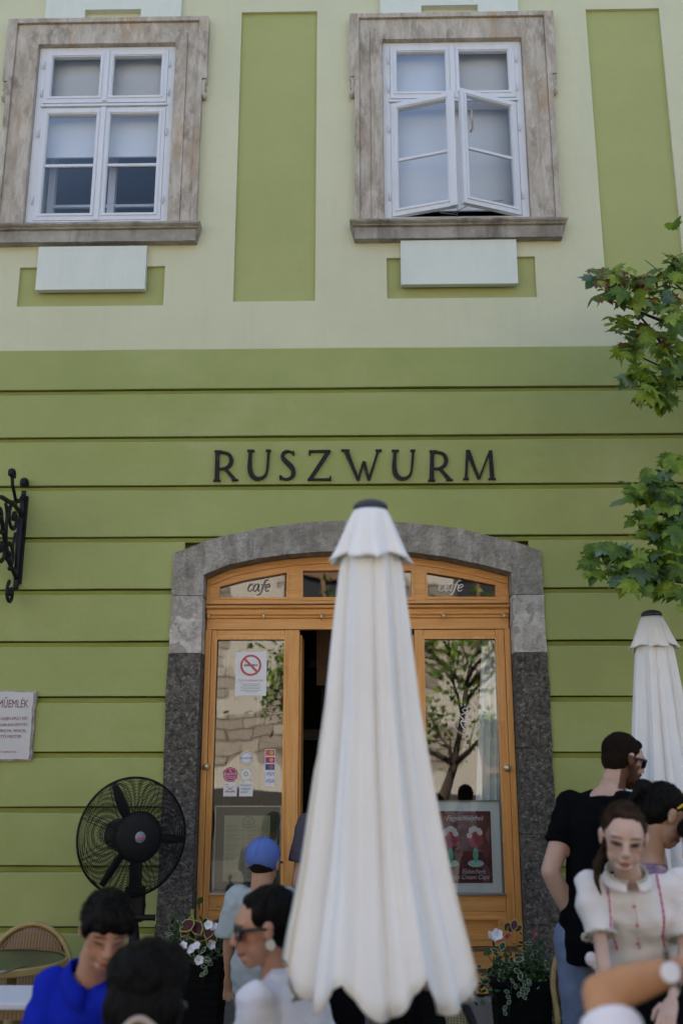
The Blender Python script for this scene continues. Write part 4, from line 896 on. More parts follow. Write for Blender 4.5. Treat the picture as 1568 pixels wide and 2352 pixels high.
# ---- house across the street, sunlit, seen mirrored
OB = thing('opposite_house', 'sunlit cream house with bare stone patches mirrored in the door glass', 'building', (0, -14, 0))
om = mat('cream_render', (.60, .55, .47), .9, var=.1, vscale=1)
n, l, b = nodes(om); tc = n.new('ShaderNodeTexCoord'); mp = n.new('ShaderNodeMapping'); mp.inputs['Rotation'].default_value = (R(90), 0, 0)
vo = n.new('ShaderNodeTexBrick'); vo.inputs['Scale'].default_value = 1; vo.inputs['Brick Width'].default_value = .52; vo.inputs['Row Height'].default_value = .21; vo.inputs['Mortar Size'].default_value = .016; vo.inputs['Mortar Smooth'].default_value = .4
vo.inputs['Color1'].default_value = (.62, .54, .44, 1); vo.inputs['Color2'].default_value = (.40, .34, .27, 1); vo.inputs['Mortar'].default_value = (.13, .10, .08, 1)
mp.inputs['Rotation'].default_value = (0, 0, 0)
vc = n.new('ShaderNodeTexVoronoi'); vc.inputs['Scale'].default_value = 1
sp_ = n.new('ShaderNodeSeparateXYZ'); cb_ = n.new('ShaderNodeCombineXYZ'); l.new(tc.outputs['Object'], sp_.inputs[0]); l.new(sp_.outputs['X'], cb_.inputs['X']); l.new(sp_.outputs['Z'], cb_.inputs['Y'])
wn = n.new('ShaderNodeTexNoise'); wn.inputs['Scale'].default_value = 2.2; wn.inputs['Detail'].default_value = 3; l.new(tc.outputs['Object'], wn.inputs[0]); vs_ = n.new('ShaderNodeVectorMath'); vs_.operation = 'MULTIPLY_ADD'; vs_.inputs[1].default_value = (.30, .16, 0); l.new(wn.outputs['Color'], vs_.inputs[0]); l.new(cb_.outputs[0], vs_.inputs[2])
l.new(tc.outputs['Object'], mp.inputs[0]); l.new(vs_.outputs[0], vo.inputs[0]); l.new(mp.outputs[0], vc.inputs[0])
rp = n.new('ShaderNodeValToRGB'); rp.color_ramp.elements[0].position = .02; rp.color_ramp.elements[0].color = (.14, .115, .085, 1); rp.color_ramp.elements[1].position = .12; rp.color_ramp.elements[1].color = (.62, .54, .44, 1)
hs_ = n.new('ShaderNodeMix'); hs_.data_type = 'RGBA'; hs_.blend_type = 'MULTIPLY'; hs_.inputs[0].default_value = .5; bwn = n.new('ShaderNodeRGBToBW'); l.new(vc.outputs['Color'], bwn.inputs[0]); l.new(vo.outputs['Color'], hs_.inputs[6]); l.new(bwn.outputs[0], hs_.inputs[7])
nz = n.new('ShaderNodeTexNoise'); nz.inputs['Scale'].default_value = .55; nz.inputs['Detail'].default_value = 3; l.new(tc.outputs['Object'], nz.inputs[0])
mr = n.new('ShaderNodeMapRange'); mr.inputs[1].default_value = .49; mr.inputs[2].default_value = .50; l.new(nz.outputs[0], mr.inputs[0])
mx = n.new('ShaderNodeMix'); mx.data_type = 'RGBA'; l.new(mr.outputs[0], mx.inputs[0]); l.new(b.inputs['Base Color'].links[0].from_socket, mx.inputs[6]); l.new(hs_.outputs[2], mx.inputs[7]); l.new(mx.outputs[2], b.inputs['Base Color'])
owx = [-8.2, -5.6, -2.5, .85, 4.2, 7.0]
q = MB(); hl = [rect(x - .75, x + .75, 4.5, 6.3) for x in owx] + [rect(x - .45, x + .45, 1.1, 2.9) for x in (-6.2, 6.6)] + [rect(-3.6, -2.4, .02, 2.6)]
q.prism(rect(-13, 13, -.05, 7.6), 0, .25, 0, hl, T=Matrix.Translation((0, -14, 0)) @ Matrix.Rotation(PI, 4, 'Z')); q.box(-13, 13, -20, -14.25, -.04, 7.6); q.build('wall', om, OB)
q = MB()
for h_ in hl:
    x0_, x1_, z0_, z1_ = -h_[1][0], -h_[0][0], h_[0][1], h_[2][1]
    q.box(x0_, x1_, -14.24, -14.2, z0_, z1_)
q.build('window_void', mat('dark_window', (.05, .05, .055), .15), OB)
q = MB()
for h_ in hl:
    x0_, x1_, z0_, z1_ = -h_[1][0], -h_[0][0], h_[0][1], h_[2][1]; xm_ = (x0_ + x1_) / 2
    q.box(xm_ - .05, xm_ + .05, -14.19, -14.12, z0_, z1_); q.box(x0_, x1_, -14.19, -14.13, z0_ + (z1_ - z0_) * .6, z0_ + (z1_ - z0_) * .66); q.box(x0_, x0_ + .07, -14.19, -14.12, z0_, z1_); q.box(x1_ - .07, x1_, -14.19, -14.12, z0_, z1_)
q.build('window_frame', mat('brown_window_frame', (.22, .12, .07), .6), OB)
q = MB(); q.box(-13.05, 13.05, -14.06, -13.98, -.04, 1.2); q.build('added_dark_band', mat('bounce_dimming_dark', (.06, .055, .05), .9), OB)  # added dark band: darkens the mirrored image and dims light bounced onto the façade
q = MB(); q.box(-13.2, 13.2, -20.2, -13.6, 7.6, 7.8); q.build('roof', mat('brown_roof', (.2, .1, .07), .8), OB)

# ================================================================== PLANTERS
def planter(lab, cx, topy, Y, wpx, seed, side):
    p = at(cx, topy, Y); t = thing('flower_planter', lab, 'planter', (p.x, Y, 0), 'black planters flanking the door'); W = wpx; h = p.z; rnd = random.Random(seed)
    q = MB(); a = W / 2; b = W / 2 * .72
    vs = [(p.x + sx * (b + (a - b) * zt), Y + sy * (b + (a - b) * zt), h * zt) for zt in (0, 1) for sx, sy in ((-1, -1), (1, -1), (1, 1), (-1, 1))]
    vs += [(p.x + sx * (a - .02), Y + sy * (a - .02), h) for sx, sy in ((-1, -1), (1, -1), (1, 1), (-1, 1))] + [(p.x + sx * (a - .03), Y + sy * (a - .03), h - .05) for sx, sy in ((-1, -1), (1, -1), (1, 1), (-1, 1))]
    q.add(vs, [(3, 2, 1, 0)] + [(i + j * 4, (i + 1) % 4 + j * 4, (i + 1) % 4 + j * 4 + 4, i + j * 4 + 4) for j in range(3) for i in range(4)] + [(12, 13, 14, 15)])
    n, l, b_ = nodes(M['pot']); o = q.build('pot', M['pot'], t); bevel(o, .006)
    q = MB()
    for i in range(18): z_ = h * (i + .5) / 18; f_ = b + (a - b) * (i + .5) / 18 + .0015; q.tube([(p.x - f_, Y - f_, z_), (p.x + f_, Y - f_, z_), (p.x + f_, Y + f_, z_), (p.x - f_, Y + f_, z_)], .0018, 4, close=True)
    q.build('weave', M['pot'], t)
    fo = MB(); st_ = MB()
    for i in range(420):
        d = Vector((rnd.gauss(0, .55), rnd.gauss(0, .40), abs(rnd.gauss(0, .5)))); pos = Vector((p.x + d.x * W * .62, Y + d.y * W * .62, h + d.z * .15 - .02 + (-.08 * abs(d.x) if abs(d.x) > .8 else 0)))
        add_leaf(fo, pos, rnd.uniform(.028, .05), rnd, OVAL, 0, rim=1 if rnd.random() < .55 else None)
    for k in range(3):
        x = p.x + rnd.uniform(-.3, .3) * W; 
        if k == 0: x = p.x - W * .22
        for i in range(7):
            pos = Vector((x + rnd.uniform(-.02, .02) - .004 * i, Y - a - .025, h + .01 - i * .024 * (1 if k == 0 else .5))); add_leaf(fo, pos, .027, rnd, OVAL, 0, rim=1, T=Matrix.Rotation(rnd.uniform(-.6, .6), 4, 'Z') @ Matrix.Rotation(R(70), 4, 'X') @ Matrix.Rotation(rnd.uniform(0, 6), 4, 'Z'))
        st_.tube([(x, Y - a + .03, h + .02), (x, Y - a - .02, h), (x - .03, Y - a - .02, h - .2 * (1 if k == 0 else .5))], .002, 4)
    for i in range(30): x = p.x + rnd.uniform(-.4, .4) * W; y = Y + rnd.uniform(-.4, .4) * W; st_.tube([(x, y, h - .04), (x + rnd.uniform(-.03, .03), y, h + rnd.uniform(.05, .16))], .002, 4)
    st_.build('stem', M['ivy'], t); fo.build('foliage', [M['ivy'], M['cream']], t)
    return t, p, h, rnd
def petunia(t, pos, r, rnd, m='petal'):
    q = MB(); n = 15; T = Matrix.Translation(pos) @ Matrix.Rotation(rnd.uniform(-.7, .7), 4, 'Z') @ Matrix.Rotation(R(rnd.uniform(40, 80)), 4, 'X')
    vs = [(0, 0, -r * 1.1)] + [(r * .35 * math.cos(2 * PI * i / n), r * .35 * math.sin(2 * PI * i / n), -r * .3) for i in range(n)] + [(r * (1 - .16 * (i % 3 == 0)) * math.cos(2 * PI * i / n), r * (1 - .16 * (i % 3 == 0)) * math.sin(2 * PI * i / n), r * .12 * math.sin(i * 2.1)) for i in range(n)]
    q.add(vs, [(0, 1 + i, 1 + (i + 1) % n) for i in range(n)] + [(1 + i, 1 + n + i, 1 + n + (i + 1) % n, 1 + (i + 1) % n) for i in range(n)], 0, True, T=T); q.build('flower', M[m], t)
def coleus(t, pts, rnd, Y):
    q = MB()
    for px, py, s_ in pts:
        p = at(px, py, Y + rnd.uniform(-.03, .03)); add_leaf(q, p, s_, rnd, OVAL, 0, rim=1, T=Matrix.Rotation(rnd.uniform(-.8, .8), 4, 'Z') @ Matrix.Rotation(R(rnd.uniform(35, 75)), 4, 'X') @ Matrix.Rotation(rnd.uniform(2.2, 4.2), 4, 'Z'))
    q.build('coleus', [M['coleus'], M['lime']], t)
pl, p, h, rn = planter('black planter with wine red coleus and white petunias left of the door', 452, 2192, -.55, .30, 3, -1)
for a, b_ in ((420, 2172), (438, 2180), (450, 2172), (486, 2170), (479, 2124), (492, 2128), (457, 2205)): petunia(pl, at(a, b_, -.72), .024, rn)
coleus(pl, [(430, 2125, .085), (452, 2130, .09), (446, 2148, .085), (480, 2140, .08), (486, 2156, .08), (470, 2120, .06), (425, 2140, .06), (438, 2117, .06), (462, 2150, .08)], rn, -.66)
q = MB()
for i in range(26): p_ = at(442 + rn.uniform(-3, 3), 2112 - i * .9, -.6); q.ell(p_, (.004, .004, .006), 5, 4)
q.build('seed_spike', M['lime'], pl)
pl2, p2, h2, rn = planter('black planter with variegated ivy and one white petunia right of the door', 1193, 2243, -.50, .285, 8, 1)
for a, b_ in ((1131, 2150), (1141, 2146)): petunia(pl2, at(a, b_, -.66), .03, rn)
for a, b_ in ((1227, 2145), (1170, 2147), (1163, 2152)): petunia(pl2, at(a, b_, -.6), .012, rn, 'rose_petal')
coleus(pl2, [(1165, 2128, .06), (1180, 2124, .06), (1172, 2134, .05), (1190, 2132, .05)], rn, -.5)

# ================================================================== CLOSED PARASOLS
def parasol(lab, px, Y, topz, seed, x_lean=.0, ph=0.0):
    p = at(px, 1500, Y); X = p.x; t = thing('closed_parasol', lab, 'parasol', (X, Y, 0), 'closed white parasols'); rnd = random.Random(seed)
    q = MB(); q.tube([(X, Y, 0.03), (X + x_lean * .0, Y, topz - .03)], .022, 12); q.build('pole', M['metal'], t)
    q = MB(); q.box(X - .25, X + .25, Y - .25, Y + .25, 0, .06); o = q.build('base', M['step'], t); bevel(o, .01)
    q = MB(); q.lathe([(0, .020), (.02, .019), (.040, .012), (.052, .002), (.053, -.010), (.048, -.014)], (X, Y, topz), 28); q.build('cap', M['slate'], t)
    # canopy: eight ribs drawn in, the cloth hanging in folds between them
    nr, nt = 30, 192; L = 1.37; zt = topz - .02; vs = []; fs = []
    jr = [rnd.uniform(-.14, .14) for _ in range(8)]; ja = [rnd.uniform(.75, 1.2) for _ in range(8)]
    def fold(th):
        k = th * 8 / (2 * PI); i = int(k) % 8; f = k - int(k)
        return i, f
    PR = ((0, .052), (.06, .078), (.13, .101), (.25, .121), (.43, .148), (.6, .185), (.78, .224), (.92, .262), (1.01, .281))
    def env(t_):
        for (a0, r0), (a1, r1) in zip(PR, PR[1:]):
            if t_ <= a1: return r0 + (r1 - r0) * (t_ - a0) / (a1 - a0)
        return r1
    def rad(t_, th):
        i, f = fold(th)
        g = min(1, t_ * 2.2); wide = math.sin(PI * f) ** .85 * (.05 + .17 * g - .10 * max(0, t_ - .7) / .3)
        crease = math.exp(-((f - .5 - jr[i]) / .075) ** 2) * (.10 + .15 * g) * ja[i] * (1 - .35 * t_)
        c2_ = math.exp(-((f - .22 + jr[i]) / .06) ** 2) * .05 * ja[i] + math.exp(-((f - .80 - jr[i] * .7) / .05) ** 2) * .055 * ja[(i + 3) % 8]
        return env(t_) * (1 - wide * ja[i] ** .5 - crease - c2_ * g)
    for i in range(nr + 1):
        t_ = i / nr
        for k in range(nt):
            th = 2 * PI * (k / nt) + ph; idx, f = fold(2 * PI * (k / nt)); r = rad(t_, 2 * PI * (k / nt))
            sw = (.22 * math.sin(idx * 2.3 + seed)) * t_
            hem = .100 * (1 - math.sin(PI * f) ** .9) * (t_ ** 5) * (1 + .2 * math.sin(round(idx + f) % 8 * 1.9 + seed))
            z = zt - L * t_ + hem
            vs.append((X + r * math.sin(th + sw * .3) + x_lean * t_ ** 3, Y - r * math.cos(th + sw * .3), z))
    for i in range(nr):
        for k in range(nt): fs.append((i * nt + k, (i + 1) * nt + k, (i + 1) * nt + (k + 1) % nt, i * nt + (k + 1) % nt))
    q = MB(); q.add(vs, fs, 0, True); o = q.build('canopy', [M['fabric_w'], M['fabric_in']], t); sm = o.modifiers.new('cloth', 'SOLIDIFY'); sm.thickness = .003; sm.offset = -1; sm.material_offset = 1
    # vent skirt
    q = MB(); vs = []; fs = []; nr2 = 10; LS = .155 * 1.02
    for i in range(nr2 + 1):
        t_ = i / nr2
        for k in range(nt):
            a0 = 2 * PI * k / nt; th = a0 + ph
            w_ = math.sin(a0 * 9 + seed) * .6 + .4 * math.sin(a0 * 5 + 1 + seed) + .25 * math.sin(a0 * 17)
            r = .052 + .056 * t_ ** .85 + .020 * t_ ** 1.2 * w_ + .010 * t_ ** 6
            z = topz - .016 - LS * t_ - .010 * t_ ** 2 * w_ + .004 * t_ * math.sin(a0 * 3)
            vs.append((X + r * math.sin(th), Y - r * math.cos(th), z))
    for i in range(nr2):
        for k in range(nt): fs.append((i * nt + k, (i + 1) * nt + k, (i + 1) * nt + (k + 1) % nt, i * nt + (k + 1) % nt))
    q.add(vs, fs, 0, True); o = q.build('vent_skirt', [M['fabric_w'], M['fabric_in']], t); sm = o.modifiers.new('cloth', 'SOLIDIFY'); sm.thickness = .003; sm.material_offset = 1
    # ribs inside
    for k in range(8):
        A = 2 * PI * k / 8 + ph; q = MB(); q.tube([(X + .03 * math.sin(A), Y - .03 * math.cos(A), topz - .08), (X + .2 * math.sin(A) + x_lean, Y - .2 * math.cos(A), topz - L + .03)], .007, 6); q.build('rib', M['metal'], t)
    return t
parasol('large closed white parasol standing in front of the open door', 853, -6 + 2.95, at(852, 1163, -3.05).z, 3, .02, PI / 8)
parasol('closed white parasol by the wall, behind the bearded man', 1502, -6 + 5.15, at(1500, 1410, -.85).z, 8, -.0, .25)

# ================================================================== CAFE FURNITURE
M['rattan'] = mat('rattan_cane', (.42, .30, .11), .4, var=.3, vscale=10)
def weave(name, c1, c2, sc_x, sc_z):
    m = mat(name, c1, .6); n, l, b = nodes(m); tc = n.new('ShaderNodeTexCoord'); mp = n.new('ShaderNodeMapping'); mp.inputs['Rotation'].default_value = (R(90), 0, 0)
    sp = n.new('ShaderNodeSeparateXYZ'); l.new(tc.outputs['Object'], sp.inputs[0]); si = []
    for ax_, k_ in (('X', PI / sc_x), ('Z', PI / sc_z)):
        a_ = n.new('ShaderNodeMath'); a_.operation = 'MULTIPLY'; a_.inputs[1].default_value = k_; s2 = n.new('ShaderNodeMath'); s2.operation = 'SINE'; s3 = n.new('ShaderNodeMath'); s3.operation = 'ABSOLUTE'; l.new(sp.outputs[ax_], a_.inputs[0]); l.new(a_.outputs[0], s2.inputs[0]); l.new(s2.outputs[0], s3.inputs[0]); si.append(s3)
    pr_ = n.new('ShaderNodeMath'); pr_.operation = 'MULTIPLY'; l.new(si[0].outputs[0], pr_.inputs[0]); l.new(si[1].outputs[0], pr_.inputs[1]); rp = n.new('ShaderNodeValToRGB'); l.new(pr_.outputs[0], rp.inputs[0])
    rp.color_ramp.elements[0].color = (*c2, 1); rp.color_ramp.elements[0].position = .12; rp.color_ramp.elements[1].color = (*c1, 1); rp.color_ramp.elements[1].position = .6; l.new(rp.outputs[0], b.inputs['Base Color']); return m
M['weave_b'] = weave('brown_cane_weave', (.30, .18, .08), (.08, .045, .02), .016, .0055); M['weave_g'] = weave('green_cream_weave', (.42, .36, .18), (.02, .03, .015), .011, .009)
def chair(lab, x, y, rot, wv='weave_b', hoop='rattan', group='rattan bistro chairs', rim2=None):
    t = thing('bistro_chair', lab, 'chair', (x, y, 0), group); T = Matrix.Translation((x, y, 0)) @ Matrix.Rotation(rot, 4, 'Z')   # local +y = backrest side
    hb = [(.225 * math.cos(A), .20 + .05 * math.sin(A), .58 + .26 * math.sin(A)) for A in [PI * i / 20 for i in range(21)]]
    q = MB(); q.tube([(.21, .16, .0), (.215, .17, .45)] + hb + [(-.215, .17, .45), (-.21, .16, .0)], .014, 10, T=T); q.build('back_frame', M[hoop], t)
    q = MB(); vs = []; fs = []; n = 16
    for j in range(13):
        u_ = j / 12
        for i in range(n + 1):
            v_ = -1 + 2 * i / n; zz = .50 + (.325) * u_; wd = .205 * math.sqrt(max(.0, 1 - max(0, (zz - .58) / .255) ** 2)); vs.append((v_ * wd, .19 + .055 * u_ - .02 * (1 - v_ * v_) + .01, zz))
    q.add(vs, [(j * (n + 1) + i, j * (n + 1) + i + 1, (j + 1) * (n + 1) + i + 1, (j + 1) * (n + 1) + i) for j in range(12) for i in range(n)], 0, True, T=T); o = q.build('backrest', M[wv], t); s_ = o.modifiers.new('t', 'SOLIDIFY'); s_.thickness = .01
    q = MB(); q.tube([(.19 * math.cos(A), .205 + .048 * math.sin(A), .585 + .235 * math.sin(A)) for A in [PI * i / 20 for i in range(21)]], .007, 6, T=T, flat=1.5); q.build('braided_edge', M[wv], t)
    q = MB(); q.lathe([(0, .45), (.2, .45), (.215, .44), (.215, .425), (.2, .415), (0, .415)], (0, 0, 0), 28, T=T); q.build('seat', M[wv], t)
    for sx in (-1, 1): q = MB(); q.tube([(sx * .17, -.15, .42), (sx * .19, -.18, .0)], .013, 8, T=T); q.build('leg', M[hoop], t)
    q = MB(); q.tube([(.18, -.165, .2), (-.18, -.165, .2), (-.205, .16, .22), (.205, .16, .22)], .008, 6, close=True, T=T); q.build('stretcher', M[hoop], t)
    return t
p = at(73, 2137, -.5); chair('rattan bistro chair with woven brown back beside the wall, behind the green table', p.x, -.72, 0)
p = at(1362, 2143, -.6); chair('rattan bistro chair half hidden behind the bearded man', p.x, -.85, R(0))
p = at(912, 2316, -2.4); chair('bistro chair with dark green and cream weave under the big parasol', p.x, -2.55, R(8), 'weave_g', 'rattan')
p = at(975, 2322, -2.2); chair('bistro chair with dark frame under the right side of the big parasol', p.x - .10, -2.1, R(-35), 'weave_g', 'blackpl')
tx = at(5, 2218, -1.01); TBL = thing('bistro_table', 'round green bistro table with brass coloured rim', 'table', (tx.x, -1.01, 0))
q = MB(); q.lathe([(0, .755), (.285, .755), (.285, .735), (0, .735)], (tx.x, -1.01, 0), 48, smooth=False); q.build('table_top', mat('dark_green_top', (.018, .045, .035), .25, var=.3, vscale=6), TBL)
q = MB(); q.lathe([(.286, .760), (.297, .760), (.300, .752), (.296, .742), (.300, .734), (.297, .726), (.286, .726)], (tx.x, -1.01, 0), 48); q.build('rim', M['rattan'], TBL)
q = MB(); q.tube([(tx.x + .05, -1.01, .73), (tx.x + .05, -1.01, .03)], .022, 12); q.build('leg', M['rattan'], TBL); q = MB(); q.lathe([(0, .03), (.2, .02), (.21, 0)], (tx.x + .05, -1.01, 0), 24); q.build('foot', M['blackpl'], TBL)
a = atz(2, 2240 - 3, .762); b_ = atz(62, 2219 + 9, .762); kn = MB(); kn.tube([at(2, 2233, -1.2) * 1, at(61, 2226, -1.05) * 1], .006, 6); 
k0 = atz(-4, 2235, .762); k1 = atz(60, 2211 + 8, .762)
kn = MB(); kn.tube([k0, k0.lerp(k1, .5), k1], [.006, .006, .004], 6, flat=.6); o = kn.build('knife', M['metal'], None, base=k0); tag(o, 'thin steel knife lying on the green table', 'knife')
wa = atz(-60, 2262, .76); wb = atz(105, 2305, .76)
WT = thing('white_table', 'table with white cloth in front of the green bistro table', 'table', (-1.95, -1.65, 0))
x0_, x1_ = -2.35, atz(150, 2285, .76).x; ya = wa.y; yb = wb.y
q = MB(); q.box(x0_, x1_, yb, ya, .735, .76); o = q.build('tablecloth', mat('white_cloth', (.62, .62, .66), .8), WT); bevel(o, .006)
q = MB(); q.box(x0_ + .01, x1_ - .01, yb + .01, ya - .01, .70, .734); q.build('table_top', M['weave_b'], WT)
for sx in (x0_ + .06, x1_ - .06):
    for sy in (yb + .05, ya - .05): q = MB(); q.tube([(sx, sy, .70), (sx, sy, 0)], .02, 8); q.build('leg', M['blackpl'], WT)
# ================================================================== PEOPLE
TS = bpy.data.scenes.new('work')
def remesh(mb, voxel, smooth_it=4, keep=.5):
    me = mb.mesh('tmp', M['paper'])
    bm = bmesh.new(); bm.from_mesh(me); bmesh.ops.recalc_face_normals(bm, faces=bm.faces); bm.to_mesh(me); bm.free()
    o = bpy.data.objects.new('tmp', me); TS.collection.objects.link(o)
    r = o.modifiers.new('r', 'REMESH'); r.mode = 'VOXEL'; r.voxel_size = voxel
    s = o.modifiers.new('s', 'SMOOTH'); s.iterations = smooth_it; s.factor = keep
    with bpy.context.temp_override(scene=TS, view_layer=TS.view_layers[0]):
        dg_ = bpy.context.evaluated_depsgraph_get(); m2 = bpy.data.meshes.new_from_object(o.evaluated_get(dg_))
    bpy.data.objects.remove(o); bpy.data.meshes.remove(me); m2.materials.clear()
    return m2
def displace(me, fn):
    nn = [tuple(x.vector) for x in me.vertex_normals]; cs = []
    for v, n_ in zip(me.vertices, nn):
        k = fn(v.co); cs += [v.co.x + n_[0] * k, v.co.y + n_[1] * k, v.co.z + n_[2] * k]
    me.vertices.foreach_set('co', cs); me.update()
class SB(MB):
    def cap(s, p0, p1, r0, r1, flat0=False, flat1=False, seg=14):
        p0 = Vector(p0); p1 = Vector(p1); s.tube([p0, p0.lerp(p1, .33), p0.lerp(p1, .66), p1], [r0, r0 + (r1 - r0) * .33, r0 + (r1 - r0) * .66, r1], seg)
        if not flat0: s.ell(p0, (r0,) * 3, seg, 8)
        if not flat1: s.ell(p1, (r1,) * 3, seg, 8)
    def loft(s, rings, seg=20):
        """rings: (centre, right axis, forward axis, rx, ry)"""
        vs = []
        for c, a, b, rx, ry in rings:
            for k in range(seg):
                t = 2 * PI * k / seg; vs.append(Vector(c) + a * (rx * math.cos(t)) + b * (ry * math.sin(t)))
        n = len(rings)
        fs = [(i * seg + k, i * seg + (k + 1) % seg, (i + 1) * seg + (k + 1) % seg, (i + 1) * seg + k) for i in range(n - 1) for k in range(seg)]
        fs += [tuple(range(seg))[::-1], tuple((n - 1) * seg + k for k in range(seg))]; s.add(vs, fs)
def headM(c, yaw, pitch, roll): return Matrix.Translation(c) @ Matrix.Rotation(R(yaw), 4, 'Z') @ Matrix.Rotation(R(-pitch), 4, 'X') @ Matrix.Rotation(R(roll), 4, 'Y')
def head_prims(sb, T, fem=False, jaw=1.0):
    e = lambda c, r: sb.ell(c, r, 16, 10, T=T)
    e((0, -.014, .030), (.074, .093, .086)); e((0, .020, -.030), (.060 * jaw, .064, .072)); e((0, .030, .02), (.066, .060, .07)); e((0, .055, -.088), (.026 * jaw, .024, .020)); e((0, .030, -.075), (.045 * jaw, .045, .030))
    for s_ in (-1, 1):
        e((s_ * .036, .038, -.016), (.024, .026, .024)); e((s_ * .032, .030, -.046), (.025, .034, .036)); e((s_ * .030, .070, .030), (.026, .014, .0095)); e((s_ * .031, .066, .006), (.0135, .0135, .0125)); e((s_ * .011, .096, -.027), (.0085, .011, .0085))
        e((s_ * .077, -.006, .000), (.008, .018, .031)); e((s_ * .080, -.012, .010), (.008, .014, .018))
    for a, b, r0, r1 in (((0, .080, .018), (0, .103, -.022), .0085, .0125),):
        p0 = T @ Vector(a); p1 = T @ Vector(b); sb.cap(p0, p1, r0, r1, seg=10)
    e((0, .079, -.046), (.024, .014, .013)); e((0, .087, -.0545), (.022, .009, .0052)); e((0, .085, -.0635), (.019, .009, .006)); e((0, .074, -.078), (.028, .012, .012))
def paint(me, T, skin, lips=(.42, .13, .11), brow=(.07, .04, .025), iris=(.03, .02, .015), shade=None, beard=None, makeup=0, frown=.3, closed=False):
    """colours of lips, brows, eyes and stubble, plus shade painted round the eyes"""
    at_ = me.color_attributes.new('Col', 'FLOAT_COLOR', 'POINT'); Ti = T.inverted(); d = at_.data
    for i, v in enumerate(me.vertices):
        p = Ti @ v.co; c = skin
        if .03 < p.y < .13 and abs(p.x) < .08 and abs(p.z) < .12:
            ax = abs(p.x)
            def bl(c0, c1, k): k = max(0, min(1, k)); return tuple(a + (b - a) * k for a, b in zip(c0, c1))
            ck = math.exp(-((ax - .042) ** 2 + (p.z + .024) ** 2) / .0005); c = (skin[0], skin[1] * (1 - .13 * ck), skin[2] * (1 - .15 * ck))
            if p.y > .065: zz_ = p.z + .059 + 9 * p.x * p.x * frown; c = bl(c, lips, (1.15 - ((p.x / .023) ** 2 + (zz_ / .0085) ** 2)) * 2.5); c = bl(c, tuple(q_ * .30 for q_ in lips), (1 - abs(zz_ + .0005) / .0026) * (ax < .021) * 1.3)
            bz = .0285 + frown * .12 * (ax - .03) - (.18 * (ax - .042) if ax > .042 else 0)
            if .009 < ax < .055: c = bl(c, brow, (1 - abs(p.z - bz) / .0052) * 1.5 * min(1, (.055 - ax) / .012) * min(1, (ax - .009) / .006) * .85)
            if p.y > .045:
                ex = (ax - .031) / .0165; ez = (p.z - .005) / (.0075 if not closed else .004); e2 = ex * ex + ez * ez
                c = bl(c, tuple(q_ * .30 for q_ in skin), (2.3 - e2) * (.55 if makeup else .3))  # socket shade painted into the skin round the eyes
                if closed: c = bl(c, (.03, .018, .014), (1.2 - e2) * 1.1)
                else:
                    c = bl(c, (.03, .018, .014), (1.15 - e2) * 3); ez2 = (p.z - .0045) / .0048; e3 = ((ax - .031) / .0125) ** 2 + ez2 * ez2; c = bl(c, (.20, .17, .16), (1 - e3) * 2)
                    c = bl(c, iris, (1.2 - (((ax - .031) / .0058) ** 2 + ((p.z - .0055) / .0060) ** 2)) * 3)
        if beard and p.y > -.035 and p.z < -.012 - .0 + (.03 if abs(p.x) > .055 and p.y < .035 else 0) and not (c is lips) and p.z > -.14 and (p.y > .0 or abs(p.x) > .03):
            if not (p.z > -.042 and abs(p.x) < .050 and p.y > .03): c = beard
        d[i].color = (*c, 1)
def skinmat(name):
    m = mat(name, (.5, .3, .2), .6, bump=.05, bscale=120, spec=.3); n, l, b = nodes(m); a = n.new('ShaderNodeAttribute'); a.attribute_name = 'Col'
    nz = n.new('ShaderNodeTexNoise'); nz.inputs['Scale'].default_value = 14; mr = n.new('ShaderNodeMapRange'); mr.inputs[3].default_value = .88; mr.inputs[4].default_value = 1.08
    mx = n.new('ShaderNodeMix'); mx.data_type = 'RGBA'; mx.blend_type = 'MULTIPLY'; mx.inputs[0].default_value = 1
    l.new(nz.outputs[0], mr.inputs[0]); l.new(a.outputs['Color'], mx.inputs[6]); l.new(mr.outputs[0], mx.inputs[7]); l.new(mx.outputs[2], b.inputs['Base Color'])
    b.inputs['Subsurface Weight'].default_value = .12; b.inputs['Subsurface Radius'].default_value = (.012, .005, .003); return m
M['skin'] = skinmat('skin')
def hairmat(name, c, c2): return mat(name, c, .5, var=.5, vscale=30, col2=c2, bump=.8, bscale=70, stretch=(1, 1, .18), spec=.10)
M['hair_k'] = hairmat('black_hair', (.007, .0055, .005), (.003, .0025, .0025)); M['hair_b'] = hairmat('brown_hair', (.045, .024, .013), (.02, .011, .006)); M['hair_s'] = mat('cropped_brown_hair', (.028, .016, .009), .9, spec=.15, var=.5, vscale=60, col2=(.018, .011, .008), bump=1, bscale=220)
